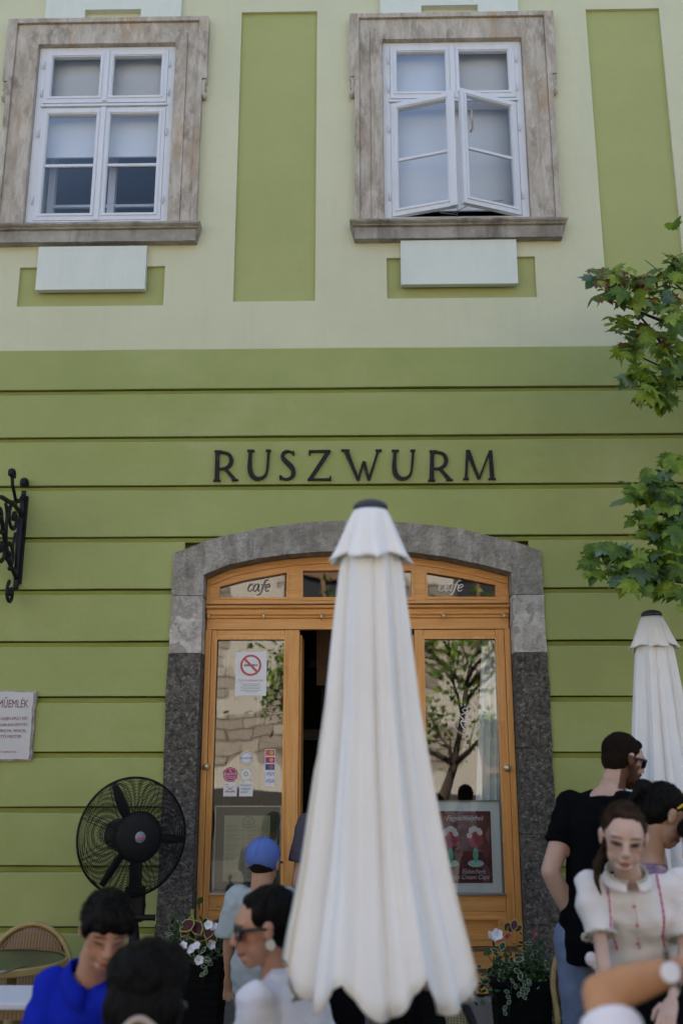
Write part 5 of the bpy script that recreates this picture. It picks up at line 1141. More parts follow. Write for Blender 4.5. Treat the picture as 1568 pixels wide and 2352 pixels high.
def joints(pose, s, yaw, base, lean=0, side=0, z0=0, shw=.185):
    """standard joints of a figure, in the world"""
    sit = pose == 'sit'; H = {}
    pz = .56 if sit else .96
    H['pelvis'] = (0, 0, pz)
    for k, sx in (('R', 1), ('L', -1)):
        if sit: H['hip' + k] = (sx * .09, .02, .54); H['knee' + k] = (sx * .12, .44, .52); H['ankle' + k] = (sx * .12, .40, .09); H['toe' + k] = (sx * .13, .56, .03)
        else: H['hip' + k] = (sx * .09, 0, .91); H['knee' + k] = (sx * .10, .02, .49); H['ankle' + k] = (sx * .10, -.02, .09); H['toe' + k] = (sx * .12, .14, .03)
    up = {'waist': (0, .01, .15), 'chest': (0, .01, .34), 'neck': (0, -.01, .52), 'head': (0, .025, .675)}
    for k, sx in (('R', 1), ('L', -1)):
        up['sh' + k] = (sx * shw, -.005, .455); up['el' + k] = (sx * (shw + .055), -.03, .185)
        up['wr' + k] = (sx * (shw + .02), .16, .0) if sit else (sx * (shw + .06), .06, -.05)
    La = Matrix.Rotation(R(-lean), 4, 'X') @ Matrix.Rotation(R(side), 4, 'Y')
    for k, v in up.items(): H[k] = tuple(Vector((0, 0, pz)) + La @ Vector(v))
    T = Matrix.Translation((base[0], base[1], z0)) @ Matrix.Rotation(R(yaw), 4, 'Z') @ Matrix.Scale(s, 4)
    J = {k: T @ Vector(v) for k, v in H.items()}
    return J
def hand(sb, wr, el, nrm, s=1.0, curl=.35):
    d = (wr - el).normalized(); nrm = Vector(nrm); nrm = (nrm - d * nrm.dot(d)).normalized(); a = d.cross(nrm)
    P_ = lambda x, y, z: wr + (a * x + d * y + nrm * z) * s
    sb.loft([(P_(0, -.01, 0), a, nrm, .026 * s, .018 * s), (P_(0, .03, 0), a, nrm, .036 * s, .015 * s), (P_(0, .075, 0), a, nrm, .041 * s, .013 * s), (P_(0, .09, 0), a, nrm, .038 * s, .010 * s)])
    for x, L_ in ((-.031, .062), (-.0105, .076), (.0105, .082), (.031, .072)):
        p0 = P_(x, .085, 0); p1 = P_(x * 1.08, .085 + L_ * .45, -.006 - curl * .012); p2 = P_(x * 1.1, .085 + L_ * .78, -.012 - curl * .05); p3 = P_(x * 1.08, .085 + L_, -.02 - curl * .09)
        sb.tube([p0, p1, p2, p3], [.0095 * s, .0088 * s, .008 * s, .0068 * s], 8); sb.ell(p3, (.0068 * s,) * 3, 8, 6)
    p0 = P_(.034, .02, -.002); p1 = P_(.058, .05, -.012); p2 = P_(.062, .085, -.022); sb.tube([p0, p1, p2], [.013 * s, .011 * s, .0085 * s], 8); sb.ell(p2, (.0085 * s,) * 3, 8, 6)
def person(label, J, hd, skin, top=None, bottom=None, hair=None, hs=1.0, bulk=1.0, fem=False, group=None, vox=.0055, sole=True, puff=None, fine=.0042, hands=True, **pk):
    """J joints; hd = (yaw, pitch, roll) of the head; top = (material, sleeve, inflate)"""
    root = thing('person', label, 'person', (J['pelvis'].x, J['pelvis'].y, 0), group)
    T = headM(J['head'], *hd) @ Matrix.Scale(hs, 4)
    ax = (J['shR'] - J['shL']).normalized(); spine = (J['neck'] - J['pelvis']).normalized(); fw = spine.cross(ax) * -1
    fw = ax.cross(spine) * -1 if False else spine.cross(ax)
    S = J['pelvis'].z and (J['neck'] - J['pelvis']).length / .52
    hx = (J['hipR'] - J['hipL']).normalized(); W_ = (J['shR'] - J['shL']).length / .37
    def torso(sb, inf=0, lo=-.12, hi=1.0, fl=1.0):
        B_ = bulk; ks = ((-.26, .150, .105), (-.12, .168, .12), (.05, .165, .115), (.28, .142 if fem else .15, .10), (.50, .150 if fem else .165, .108), (.70, .158 if fem else .178, .118 if fem else .112), (.84, .152 if fem else .168, .095), (.93, .105, .070), (1.0, .06, .056))
        rr = []
        for t, rx, ry in ks:
            if t < lo or t > hi: continue
            c = J['pelvis'].lerp(J['neck'], t) if t >= 0 else J['pelvis'] + spine * t * .52 * S
            rr.append((c, ax, fw, (rx * W_ * B_ + inf) * (fl if t < .3 else 1), ry * B_ * S + inf))
        sb.loft(rr, 24)
        if fem and bulk > .95:
            c = J['pelvis'].lerp(J['neck'], .62)
            for s_ in (-1, 1): p = c + ax * (s_ * .068) + fw * (.085 * S); sb.ell(p - fw * .012, (.048 + inf * 1.2, .034 + inf * 1.3, .056 + inf * 1.2), 14, 8)
        for k in ('R', 'L'):
            sb.cap(J['neck'].lerp(J['sh' + k], .42) - spine * .045, J['sh' + k] - spine * .020, .050 * S + inf, .048 * S * B_ + inf)
    bodyb = SB(); torso(bodyb)
    a_r = (.047, .037, .034, .025) if not fem else (.042, .033, .030, .022)
    for k in ('R', 'L'):
        f = bulk * S
        bodyb.cap(J['sh' + k], J['el' + k], a_r[0] * f, a_r[1] * f); bodyb.cap(J['el' + k], J['el' + k].lerp(J['wr' + k], .35), a_r[1] * f, a_r[1] * 1.04 * f); bodyb.cap(J['el' + k].lerp(J['wr' + k], .35), J['wr' + k], a_r[1] * 1.04 * f, a_r[3] * f)
        bodyb.cap(J['hip' + k], J['knee' + k], .082 * f, .055 * f); bodyb.cap(J['knee' + k], J['knee' + k].lerp(J['ankle' + k], .35), .055 * f, .055 * f); bodyb.cap(J['knee' + k].lerp(J['ankle' + k], .35), J['ankle' + k], .055 * f, .036 * f)
        bodyb.cap(J['ankle' + k] - Vector((0, 0, .03)), J['toe' + k], .038 * f, .028 * f)
    hb = T @ Vector((0, -.02, -.055)); nk = .054 * hs if not fem else .046 * hs
    bodyb.cap(J['neck'] - spine * .05, hb, nk * 1.12, nk)
    me = remesh(bodyb, .009, 5)
    fb = SB(); head_prims(fb, T, fem, .87 if fem else 1.0); nb_ = J['neck'].lerp(hb, .45); fb.cap(nb_, hb, nk * .99, nk * .985)
    if hands:
        for k in ('R', 'L'): hand(fb, J['wr' + k], J['el' + k], pk.get('palm', (0, 0, 1)), S * .95)
    me2 = remesh(fb, fine, 5 if fine > .0035 else 7)
    bm = bmesh.new(); bm.from_mesh(me); bm.from_mesh(me2); full = bpy.data.meshes.new('body'); bm.to_mesh(full); bm.free()
    full.materials.append(M['skin']); full.polygons.foreach_set('use_smooth', [True] * len(full.polygons))
    paint(full, T, skin, **{k: v for k, v in pk.items() if k in ('lips', 'brow', 'iris', 'beard', 'makeup', 'frown', 'closed')})
    link_mesh('body', full, root)
    def cloth(name, sb, m, vx, wr=.004, ws=9, it=4, lab=None):
        mm = remesh(sb, vx, it); 
        def fn(c): return wr * (.55 + 1.1 * noise.noise(c * ws) - 1.3 * abs(noise.noise(Vector((c.x * 7, c.y * 7, c.z * 15 + c.x * 9)))) + .55 * noise.noise(c * ws * 2.3 + Vector((3, 1, 7))) + .5 * noise.noise(Vector((c.x * 5, c.y * 5, c.z * 26))))
        displace(mm, fn)
        mm.materials.append(m); mm.polygons.foreach_set('use_smooth', [True] * len(mm.polygons)); return link_mesh(name, mm, root, lab)
    if top:
        m_, slv, inf = top[:3]; sb = SB(); torso(sb, inf, lo=-.3, hi=.95, fl=1.04)
        for k in ('R', 'L'):
            f = bulk * S
            if slv <= 0: continue
            e = J['sh' + k].lerp(J['el' + k], min(slv, 1)); w1 = top[3] if len(top) > 3 else .012
            sb.cap(J['sh' + k], e, a_r[0] * f + inf + .004, a_r[1] * f + inf + w1, flat1=slv < 1)
            if puff: sb.ell(J['sh' + k].lerp(J['el' + k], .22) + Vector((0, 0, .01)), (a_r[0] + puff, a_r[0] + puff, a_r[0] + puff * 1.25), 16, 10)
            if slv > 1: sb.cap(J['el' + k], J['el' + k].lerp(J['wr' + k], slv - 1), a_r[1] * f + inf, a_r[3] * f + inf + .006, flat1=True)
        cloth('shirt', sb, m_, .008, pk.get('wr', .0045), lab=pk.get('shirt_label'))
    if bottom:
        m_, f0 = bottom; sb = SB(); f = bulk * S
        sb.loft([(J['pelvis'] - spine * .10 * S, ax, fw, .150 * W_ * bulk, .11 * S * bulk), (J['pelvis'] - spine * .02 * S, ax, fw, .170 * W_ * bulk, .125 * S * bulk), (J['pelvis'] + spine * .07 * S, ax, fw, .162 * W_ * bulk, .118 * S * bulk)])
        for k in ('R', 'L'):
            sb.cap(J['hip' + k] , J['knee' + k], .092 * f, .070 * f)
            if f0 > 1: sb.cap(J['knee' + k], J['knee' + k].lerp(J['ankle' + k], f0 - 1), .070 * f, .056 * f, flat1=True)
        cloth('trousers', sb, m_, .010, .005)
    if sole:
        for k in ('R', 'L'):
            sb = SB(); fz = Vector((J['toe' + k].x, J['toe' + k].y, .03)); hz = Vector((J['ankle' + k].x, J['ankle' + k].y, .04)); sb.cap(hz, fz, .040, .034); q = remesh(sb, .01, 3); q.materials.append(M['blackpl']); link_mesh('shoe', q, root)
    if hair: hair(root, T, J, cloth)
    return root, T
def hair_cloth(root, T, prims, m, name='hair', amp=.004, vx=.006, it=2, freq=(40, 40, 12), caps=()):
    sb = SB()
    for c, r in prims: sb.ell(c, r, 18, 12, T=T)
    for a, b, r0, r1 in caps: sb.cap(T @ Vector(a), T @ Vector(b), r0, r1)
    mm = remesh(sb, vx, it); Ti = T.inverted()
    def fn(c):
        p = Ti @ c; return amp * (noise.noise(Vector((p.x * freq[0], p.y * freq[1], p.z * freq[2]))) + .6 * noise.noise(Vector((p.x * freq[0] * 2.3, p.y * freq[1] * 2.3, p.z * freq[2] * 2))))
    displace(mm, fn)
    mm.materials.append(m); mm.polygons.foreach_set('use_smooth', [True] * len(mm.polygons)); return link_mesh(name, mm, root)
def strands(root, T, rnd, n, m, rad=(.080, .098, .094), c=(0, -.022, .035), L=.03, zmin=-.1):
    q = MB()
    for i in range(n):
        a = rnd.uniform(0, 2 * PI); zz = rnd.uniform(-.4, 1); s_ = math.sqrt(1 - zz * zz); d = Vector((s_ * math.cos(a), s_ * math.sin(a), zz)); p = Vector((c[0] + rad[0] * d.x, c[1] + rad[1] * d.y, c[2] + rad[2] * d.z))
        if p.y > .02 and p.z < .105: continue
        t_ = Vector((rnd.uniform(-.5, .5), rnd.uniform(-1, 0), rnd.uniform(-.9, .1))); t_ -= d * t_.dot(d); t_.normalize(); e = p + (d * rnd.uniform(-.02, .16) + t_).normalized() * L * rnd.uniform(.5, 1.3)
        p = p - d * .003; q.tube([T @ p, T @ (p.lerp(e, .5) + d * .003), T @ e], [.0011, .0009, .0003], 3, caps=False)
    q.build('loose_hair', m, root)
def glasses(root, T, m, lensm, up=0, back=0, tilt=0, name='sunglasses', lens_label=None, cat_eye=0, w=.0, wide=1.0, fr=.0034):
    q = MB(); X_ = T @ Matrix.Diagonal((wide, 1, 1, 1)) @ Matrix.Translation((0, back, up)) @ Matrix.Rotation(R(tilt), 4, 'X')
    def rim(s_, n=16, g=1.0): return [(s_ * .034 + g * (.027 + w) * math.cos(2 * PI * i / n) * (1 if True else 0), .0905 - .012 * ((s_ * .034 + .027 * math.cos(2 * PI * i / n)) / .06) ** 2, .006 + g * (.020 + .004 * cat_eye * (s_ * math.cos(2 * PI * i / n))) * math.sin(2 * PI * i / n)) for i in range(n)]
    for s_ in (-1, 1):
        q.tube(rim(s_), fr, 6, close=True, T=X_)
        q.tube([(s_ * .060, .080, .014), (s_ * .074, .068, .016), (s_ * .083, .02, .012), (s_ * .082, -.02, .004)], [.006, .0068, .0055, .004], 6, T=X_)
    q.tube([(-.008, .092, .010), (0, .096, .013), (.008, .092, .010)], .0025, 6, T=X_); g_ = q.build(name, m, root)
    for s_ in (-1, 1): q = MB(); rm_ = rim(s_, 16, .98); q.add([(s_ * .034, .093, .006)] + rm_, [(0, 1 + i, 1 + (i + 1) % 16) for i in range(16)], T=X_, smooth=True); q.build('lens', lensm, g_)
M['black_cloth'] = mat('black_jersey', (.004, .004, .005), .95, spec=.08, bump=.1, bscale=200); M['jeans'] = mat('washed_blue_jeans', (.17, .22, .33), .85, var=.25, vscale=9, bump=.15, bscale=160)
M['polo_blue'] = mat('royal_blue_pique', (.008, .022, .40), .9, spec=.1, var=.1, bump=.15, bscale=250); M['white_cloth'] = mat('white_cotton', (.80, .77, .80), .85, var=.05, vscale=6, bump=.12, bscale=90)
M['cream_cloth'] = mat('cream_cotton_blouse', (.80, .76, .74), .85, var=.06, vscale=9, bump=.1, bscale=90); M['grey_tee'] = mat('grey_melange_jersey', (.40, .46, .46), .9, var=.2, vscale=5, bump=.15, bscale=120, stretch=(1, 1, 3)); M['purple_grey'] = mat('dark_grey_cotton', (.075, .065, .085), .95, spec=.15)
M['shorts'] = mat('dark_denim', (.03, .04, .07), .85); M['lace'] = mat('cream_lace', (.68, .66, .56), .9, bump=.8, bscale=120); M['pink'] = mat('pink_embroidery', (.55, .06, .22), .8); M['coral'] = mat('coral_button', (.66, .16, .17), .5)
SK_l = (.56, .36, .27); SK_m = (.47, .265, .17); SK_t = (.50, .25, .12); SK_p = (.60, .41, .33)
def fit(pose, yaw, hpx, d, lean=0, side=0, shw=.185):
    """put the head centre at a picture position at distance d, feet on the ground"""
    tgt = at(hpx[0], hpx[1], -6 + d); J = joints(pose, 1, yaw, (0, 0), lean, side, 0, shw); s = tgt.z / J['head'].z
    J = joints(pose, s, yaw, (0, 0), lean, side, 0, shw); off = Vector((tgt.x - J['head'].x, tgt.y - J['head'].y, 0))
    return {k: v + off for k, v in J.items()}

# ---- bearded man in black by the wall, back to the street, looking right
J = fit('stand', -28, (1432, 1748), 4.7, 3)
J['head'] = at(1431, 1746, -1.30); J['neck'] = at(1398, 1808, -1.32); J['shL'] = at(1312, 1850, -1.24); J['shR'] = at(1480, 1855, -1.44); J['elL'] = at(1263, 2002, -1.30); J['wrL'] = at(1322, 2125, -1.25); J['elR'] = at(1510, 1990, -1.45); J['wrR'] = at(1500, 2080, -1.2)
J['pelvis'] = at(1372, 2125, -1.28); sh_ = J['pelvis'] - Vector((0, 0, 0)); 
for k, sx in (('L', -1), ('R', 1)):
    J['hip' + k] = J['pelvis'] + Vector((sx * .085, -sx * .03, -.06)); J['knee' + k] = Vector((J['hip' + k].x + .005, J['hip' + k].y + .02, .50)); J['ankle' + k] = Vector((J['hip' + k].x, J['hip' + k].y, .09)); J['toe' + k] = J['ankle' + k] + Vector((.08, .13, -.06))
def h_man(root, T, J, cloth):
    hair_cloth(root, T, [((0, -.022, .037), (.079, .092, .088)), ((0, -.045, -.002), (.073, .062, .072)), ((0, .030, .082), (.056, .044, .026))], M['hair_s'], amp=.0016)
    strands(root, T, random.Random(2), 500, M['hair_s'], (.078, .091, .087), (0, -.022, .037), .012)
    q = SB(); q.ell((0, .052, -.093), (.040, .036, .028), 14, 8, T=T); q.ell((0, .020, -.083), (.054, .040, .022), 14, 8, T=T)
    for s_ in (-1, 1): q.cap(T @ Vector((s_ * .062, .002, -.02)), T @ Vector((s_ * .045, .045, -.082)), .015, .020)
    q.cap(T @ Vector((-.022, .086, -.044)), T @ Vector((.022, .086, -.044)), .008, .008)
    mm = remesh(q, .005, 2)
    displace(mm, lambda c: .003 * noise.noise(c * 120))
    mm.materials.append(mat('reddish_brown_beard', (.10, .04, .018), .8, var=.4, vscale=60, bump=1, bscale=200)); link_mesh('beard', mm, root)
    glasses(root, T, mat('violet_black_frame', (.03, .018, .05), .3), M['lens'])
person('bearded man with sunglasses in a black t-shirt and jeans standing by the wall', J, (-72, 16, 0), SK_l, (M['black_cloth'], .60, .012, .010), (M['jeans'], 1.96), h_man, hs=.98, beard=(.13, .055, .03), bulk=1.02, wr=.007)

# ---- dark haired woman with yellow sunglasses on her head
J = fit('stand', -75, (1529, 1878), 4.3, 6)
J['head'] = at(1524, 1875, -1.70); J['neck'] = at(1492, 1966, -1.68); J['pelvis'] = at(1484, 2180, -1.62); J['shL'] = J['neck'] + Vector((-.02, .16, -.05)); J['shR'] = J['neck'] + Vector((-.01, -.16, -.05))
for k, sx in (('L', 1), ('R', -1)): J['hip' + k] = J['pelvis'] + Vector((0, sx * .09, -.05)); J['el' + k] = J['sh' + k] + Vector((.05, sx * .03, -.26)); J['wr' + k] = J['el' + k] + Vector((.2, 0, -.02)); J['knee' + k] = Vector((J['pelvis'].x + .02, J['hip' + k].y, .48)); J['ankle' + k] = Vector((J['pelvis'].x, J['hip' + k].y, .09)); J['toe' + k] = J['ankle' + k] + Vector((.15, 0, -.06))
def h_yel(root, T, J, cloth):
    hair_cloth(root, T, [((0, -.026, .040), (.080, .092, .088)), ((0, -.050, .0), (.072, .060, .07)), ((0, -.125, .058), (.034, .036, .034)), ((0, .02, .085), (.055, .05, .03))], M['hair_k'], caps=[((0, -.13, .05), (0, -.17, -.06), .024, .010)])
    strands(root, T, random.Random(5), 350, M['hair_k'], L=.022)
    glasses(root, T, mat('yellow_frame', (.85, .48, .01), .3), M['lens'], up=.045, back=.008, tilt=48, wide=1.16)
    sb = SB(); sb.ell((0, -.108, .058), (.03, .012, .03), 12, 8, T=T); mm = remesh(sb, .004, 1); mm.materials.append(M['metal']); link_mesh('hair_tie', mm, root)
pm_ = mat('printed_violet_top', (.10, .07, .13), .8, var=.8, vscale=40, col2=(.35, .22, .28))
person('dark haired woman bending forward with yellow sunglasses pushed up on her head', J, (-78, 30, 0), (.45, .27, .18), (pm_, 0, .008), (M['shorts'], 1.9), h_yel, hs=1.03, fem=True, brow=(.03, .02, .015))

# ---- person at the right edge, only some black hair in view
J = fit('stand', 80, (1622, 1935), 4.2, 16)
def h_edge(root, T, J, cloth):
    hair_cloth(root, T, [((0, -.022, .038), (.088, .102, .098)), ((0, -.05, -.03), (.085, .065, .09)), ((0, .04, .07), (.07, .05, .04))], M['hair_k'], amp=.008)
    strands(root, T, random.Random(6), 200, M['hair_k'], (.088, .102, .098), L=.04)
person('person with tousled black hair cut off by the right edge', J, (85, 20, 0), SK_m, (M['purple_grey'], .5, .012), (M['shorts'], 1.95), h_edge, fine=.006)

# ---- waitress in the cream blouse
J = fit('stand', 178, (1431, 1922), 3.5, 20)
Yw = -2.5
J['head'] = at(1431, 1926, Yw - .02); J['neck'] = at(1447, 2014, Yw + .08); J['shR'] = at(1352, 2030, Yw + .08); J['shL'] = at(1566, 2030, Yw + .14)
J['elR'] = at(1381, 2178, Yw - .01); J['wrR'] = at(1393, 2300, Yw - .10); J['elL'] = at(1572, 2190, Yw + .05); J['wrL'] = at(1540, 2300, Yw - .1)
J['pelvis'] = at(1475, 2262, Yw + .26)
for k, sx in (('L', 1), ('R', -1)): J['hip' + k] = J['pelvis'] + Vector((sx * .08, .0, -.05)); J['knee' + k] = Vector((J['hip' + k].x, J['hip' + k].y - .02, .47)); J['ankle' + k] = Vector((J['hip' + k].x, J['hip' + k].y, .09)); J['toe' + k] = J['ankle' + k] + Vector((0, -.14, -.06))
def h_wait(root, T, J, cloth):
    hair_cloth(root, T, [((0, -.024, .036), (.080, .092, .090)), ((0, -.050, .0), (.073, .058, .07)), ((.03, -.09, -.02), (.035, .03, .05)), ((0, .020, .096), (.050, .036, .016)), ((.066, -.010, .036), (.012, .024, .034)), ((-.066, -.010, .036), (.012, .024, .034))], M['hair_b'], amp=.002,
        caps=[((.04, -.08, -.04), (.085, .0, -.10), .018, .016), ((.085, .0, -.10), (.090, .06, -.14), .016, .010), ((.090, .06, -.14), (.070, .075, -.19), .010, .004)])
    strands(root, T, random.Random(9), 500, M['hair_b'], (.077, .091, .089), (0, -.024, .036), .035)
rt, T = person('waitress in a cream puff sleeved blouse with pink trim leaning over a table', J, (170, 15, -6), SK_p, (M['cream_cloth'], .80, .018, .010), None, h_wait, hs=.93, fem=True, puff=.008, brow=(.13, .075, .045), lips=(.46, .20, .17), makeup=1, fine=.003, wr=.009, frown=1.0, bulk=.90)
ax = (J['shL'] - J['shR']).normalized()
def surf_at(px, py, obj_y0):        # front of the blouse seen at a picture position
    return at(px, py, obj_y0)
dg = bpy.context.evaluated_depsgraph_get()
def on_shirt(px, py, ob, lift=.003):
    p = at(px, py, -3); d = (p - CAM).normalized(); o_ = CAM - ob.matrix_world.translation if False else CAM - ORG[ob.name]
    hit, loc, nn, fi = ob.ray_cast(o_, d)
    return (loc + ORG[ob.name] - d * lift) if hit else None
shirt = [c for c in rt.children if c.name.startswith('shirt')][0]
bpy.context.view_layer.update()
q = MB()
for path in ([(1384, 1980), (1389, 2010), (1394, 2040), (1398, 2070), (1400, 2100), (1401, 2124), (1404, 2145), (1411, 2163), (1416, 2180)], [(1507, 1980), (1507, 1998), (1507, 2010), (1509, 2022), (1514, 2045), (1519, 2075), (1523, 2100), (1524, 2118), (1523, 2135), (1520, 2150), (1526, 2178)]):
    pp = smooth_pts(path, 3); last = None
    for i, (a, b_) in enumerate(pp):
        h_ = on_shirt(a, b_, shirt)
        if h_:
            q.ell(h_, (.0048, .003, .0048) if i % 2 else (.003, .002, .004), 7, 5)
            if last and (last - h_).length < .05: q.tube([last, h_], .0022, 5)
            last = h_
q.build('pink_trim', M['pink'], rt)
for a, b_ in ((1446, 2036), (1456, 2082), (1463, 2126), (1464, 2167)):
    h_ = on_shirt(a, b_, shirt)
    if h_: q = MB(); q.ell(h_, (.0060, .003, .0060), 12, 6); q.build('button', M['coral'], rt)
q = MB(); pk_ = [on_shirt(a, b_, shirt, .001) for a, b_ in ((1449, 2030), (1455, 2060), (1460, 2090), (1464, 2120), (1467, 2150), (1468, 2180))]; pk_ = [p for p in pk_ if p]
if len(pk_) > 2: q.tube(pk_, .0025, 5); q.build('placket', M['cream_cloth'], rt)
nkc = J['neck'].lerp(T @ Vector((0, -.01, -.10)), .45); fwv = Vector((0, -1, 0)); 
cb = MB(); cr_ = []
for i in range(25):
    A = 2 * PI * i / 24; r_ = .066; cr_.append(nkc + Vector((r_ * math.sin(A), -r_ * .95 * math.cos(A) + .0, -.030 * math.cos(A) - .0 - (.022 if abs(math.sin(A / 2)) < .12 else 0))))
lo_ = [p + Vector((.30 * (p.x - nkc.x), .30 * (p.y - nkc.y), -.030)) for p in cr_]
cb.add(cr_ + lo_, [(i, i + 1, 25 + i + 1, 25 + i) for i in range(1, 23)], 0, True); o = cb.build('collar', M['cream_cloth'], rt); s_ = o.modifiers.new('t', 'SOLIDIFY'); s_.thickness = .004
q = MB()
for i in range(1, 24): q.ell(cr_[i] + Vector((0, 0, .002)), (.0062, .0062, .006), 6, 4); q.ell((cr_[i] + cr_[i - 1]) / 2 if i > 1 else cr_[i], (.005, .005, .005), 6, 4)
for k in ('R', 'L'):
    if k == 'R': q.build('collar_lace', M['lace'], rt); q = MB()
    e = J['sh' + k].lerp(J['el' + k], .80); d = (J['el' + k] - J['sh' + k]).normalized(); a1 = d.cross(Vector((0, 1, 0))).normalized(); a2 = d.cross(a1); rr = .033 + .018 + .003
    for i in range(30): A = 2 * PI * i / 30; q.ell(e + a1 * (rr * math.cos(A)) + a2 * (rr * math.sin(A)) + d * (.003 * (i % 2)), (.006, .006, .006), 6, 4)
    q.build('lace_edge', M['lace'], rt); q = MB()
sk = SB(); sk.loft([(J['pelvis'] + Vector((0, -.01, .09)), Vector((1, 0, 0)), Vector((0, 1, 0)), .148, .115), (J['pelvis'] + Vector((0, 0, -.05)), Vector((1, 0, 0)), Vector((0, 1, 0)), .18, .14), (Vector((J['pelvis'].x, J['pelvis'].y, .5)), Vector((1, 0, 0)), Vector((0, 1, 0)), .22, .18)])
mm = remesh(sk, .012, 3); mm.materials.append(M['black_cloth']); link_mesh('apron_skirt', mm, rt)
bw = SB(); p = at(1357, 2203, Yw + .2); bw.ell(p, (.022, .02, .024), 10, 6); bw.ell(p + Vector((.012, 0, -.018)), (.012, .015, .02), 10, 6); mm = remesh(bw, .005, 1); mm.materials.append(M['white_cloth']); link_mesh('apron_bow', mm, rt)

# ---- boy in the blue cap reading the menu
J = fit('stand', -3, (605, 1985), 5.2, 0, shw=.17)
def h_cap(root, T, J, cloth):
    sb = SB(); sb.ell((0, -.012, .040), (.086, .104, .090), 22, 12, T=T); mm = remesh(sb, .006, 2)
    bm = bmesh.new(); bm.from_mesh(mm); Ti = T.inverted()
    bmesh.ops.bisect_plane(bm, geom=bm.verts[:] + bm.edges[:] + bm.faces[:], plane_co=T @ Vector((0, 0, -.050)), plane_no=(T.to_3x3() @ Vector((0, -.30, -1))), clear_outer=True); bm.to_mesh(mm); bm.free()
    mm.materials.append(mat('blue_cap_cotton', (.12, .19, .50), .9, spec=.2, var=.15, vscale=8, bump=.15, bscale=90)); mm.polygons.foreach_set('use_smooth', [True] * len(mm.polygons)); o = link_mesh('cap', mm, root); s_ = o.modifiers.new('t', 'SOLIDIFY'); s_.thickness = .003
    q = MB(); q.ell((0, -.012, .131), (.008, .008, .005), 10, 6, T=T); n = 14
    vs = [(.075 * math.cos(PI * i / n), .085 + (.07 * math.sin(PI * i / n)) * k, .012 - .012 * k) for k in (0, 1) for i in range(n + 1)]; q.add(vs, [(i, i + 1, n + 2 + i, n + 1 + i) for i in range(n)], 0, True, T=T); q.build('visor', mm.materials[0], o)
    for k in range(6):
        A = PI / 6 + k * PI / 3; q = MB(); q.tube([T @ Vector((.0865 * math.cos(A) * math.sin(t_), -.012 + .1045 * math.sin(A) * math.sin(t_), .040 + .0905 * math.cos(t_))) for t_ in [PI / 2 * i / 8 for i in range(9)]], .0012, 4); q.build('seam', mm.materials[0], o)
    hair_cloth(root, T, [((0, -.017, .024), (.0755, .0935, .079))], M['hair_s'], amp=.0005)
person('boy in a blue cap and pale grey t-shirt reading the menu on the door', J, (-14, 2, 0), SK_m, (M['grey_tee'], .93, .026, .012), (M['shorts'], 1.1), h_cap, hs=.98, bulk=1.0, wr=.011)

# ---- man going in, mostly behind the parasol
J = fit('stand', 5, (790, 1800), 5.35, 0)
def h_short(root, T, J, cloth): hair_cloth(root, T, [((0, -.020, .036), (.080, .096, .090)), ((0, -.045, -.01), (.072, .060, .06))], M['hair_s'], amp=.002)
person('broad man in dark grey shirt at the door, mostly behind the big parasol', J, (5, 5, 0), SK_l, (M['purple_grey'], .7, .016, .02), (M['shorts'], 1.95), h_short, bulk=1.16, fine=.006)
# ---- seated person in black behind the parasol
J = fit('sit', 10, (838, 2100), 3.75, 0)
person('person in a black top seated behind the foot of the big parasol', J, (10, 15, 0), SK_t, (M['black_cloth'], .7, .016, .02), (M['shorts'], 1.9), h_short, fine=.006)

# ---- woman with sunglasses in the white shirt
J = fit('sit', 75, (603, 2132), 3.3, 6)
J['head'] = at(606, 2134, -2.7); J['neck'] = at(640, 2238, -2.66); J['shL'] = at(600, 2300, -2.78); J['shR'] = at(702, 2296, -2.44)
J['elL'] = at(590, 2420, -2.85); J['elR'] = at(742, 2430, -2.42); J['wrL'] = at(500, 2440, -2.8); J['wrR'] = at(600, 2460, -2.55)
J['shL'] = at(588, 2306, -2.84); J['shR'] = at(704, 2298, -2.50)
def h_sun(root, T, J, cloth):
    hair_cloth(root, T, [((0, -.030, .040), (.084, .096, .092)), ((0, -.062, .0), (.078, .062, .076)), ((0, .008, .094), (.058, .050, .026)), ((0, -.125, .045), (.040, .036, .044)), ((.060, .010, .045), (.018, .034, .030)), ((-.060, .010, .045), (.018, .034, .030))], M['hair_k'],
        caps=[((0, -.135, .045), (0, -.150, -.04), .036, .030), ((0, -.150, -.04), (.0, -.12, -.13), .030, .016)], amp=.004)
    strands(root, T, random.Random(12), 450, M['hair_k'], (.078, .094, .090), (0, -.030, .038), .03)
    glasses(root, T, mat('dark_brown_frame', (.02, .01, .012), .3), M['lens'], cat_eye=1, w=.003, fr=.005)
    q = MB(); rnd = random.Random(1)
    for i in range(26): A = rnd.uniform(0, 2 * PI); r_ = rnd.uniform(0, .014); q.ell((.084, -.008 + r_ * math.cos(A), -.040 + r_ * math.sin(A)), (.004, .0035, .0035), 6, 4, T=T)
    q.build('earring', mat('pearl_cluster', (.75, .72, .62), .3), root); q = MB()
    for i in range(30): A = i * 2.4; r_ = .015 * math.sqrt(i / 30); q.ell((-.084, -.008 + r_ * math.cos(A), -.040 + r_ * math.sin(A)), (.004, .0035, .0035), 6, 4, T=T)
    q.build('earring', mat('pearl_cluster', (.75, .72, .62), .3), root)
    q = MB(); q.ell((0, -.135, -.045), (.03, .03, .012), 10, 6, T=T); q.build('hair_tie', mat('mint_tie', (.35, .6, .58), .6), root)
rt, T = person('dark haired woman in cat eye sunglasses, pearl earrings and open white shirt', J, (101, 9, 2), (.50, .265, .17), (M['white_cloth'], 1.45, .020), (M['shorts'], 1.9), h_sun, hs=.96, fem=True, brow=(.03, .02, .015), lips=(.42, .13, .11), wr=.007)
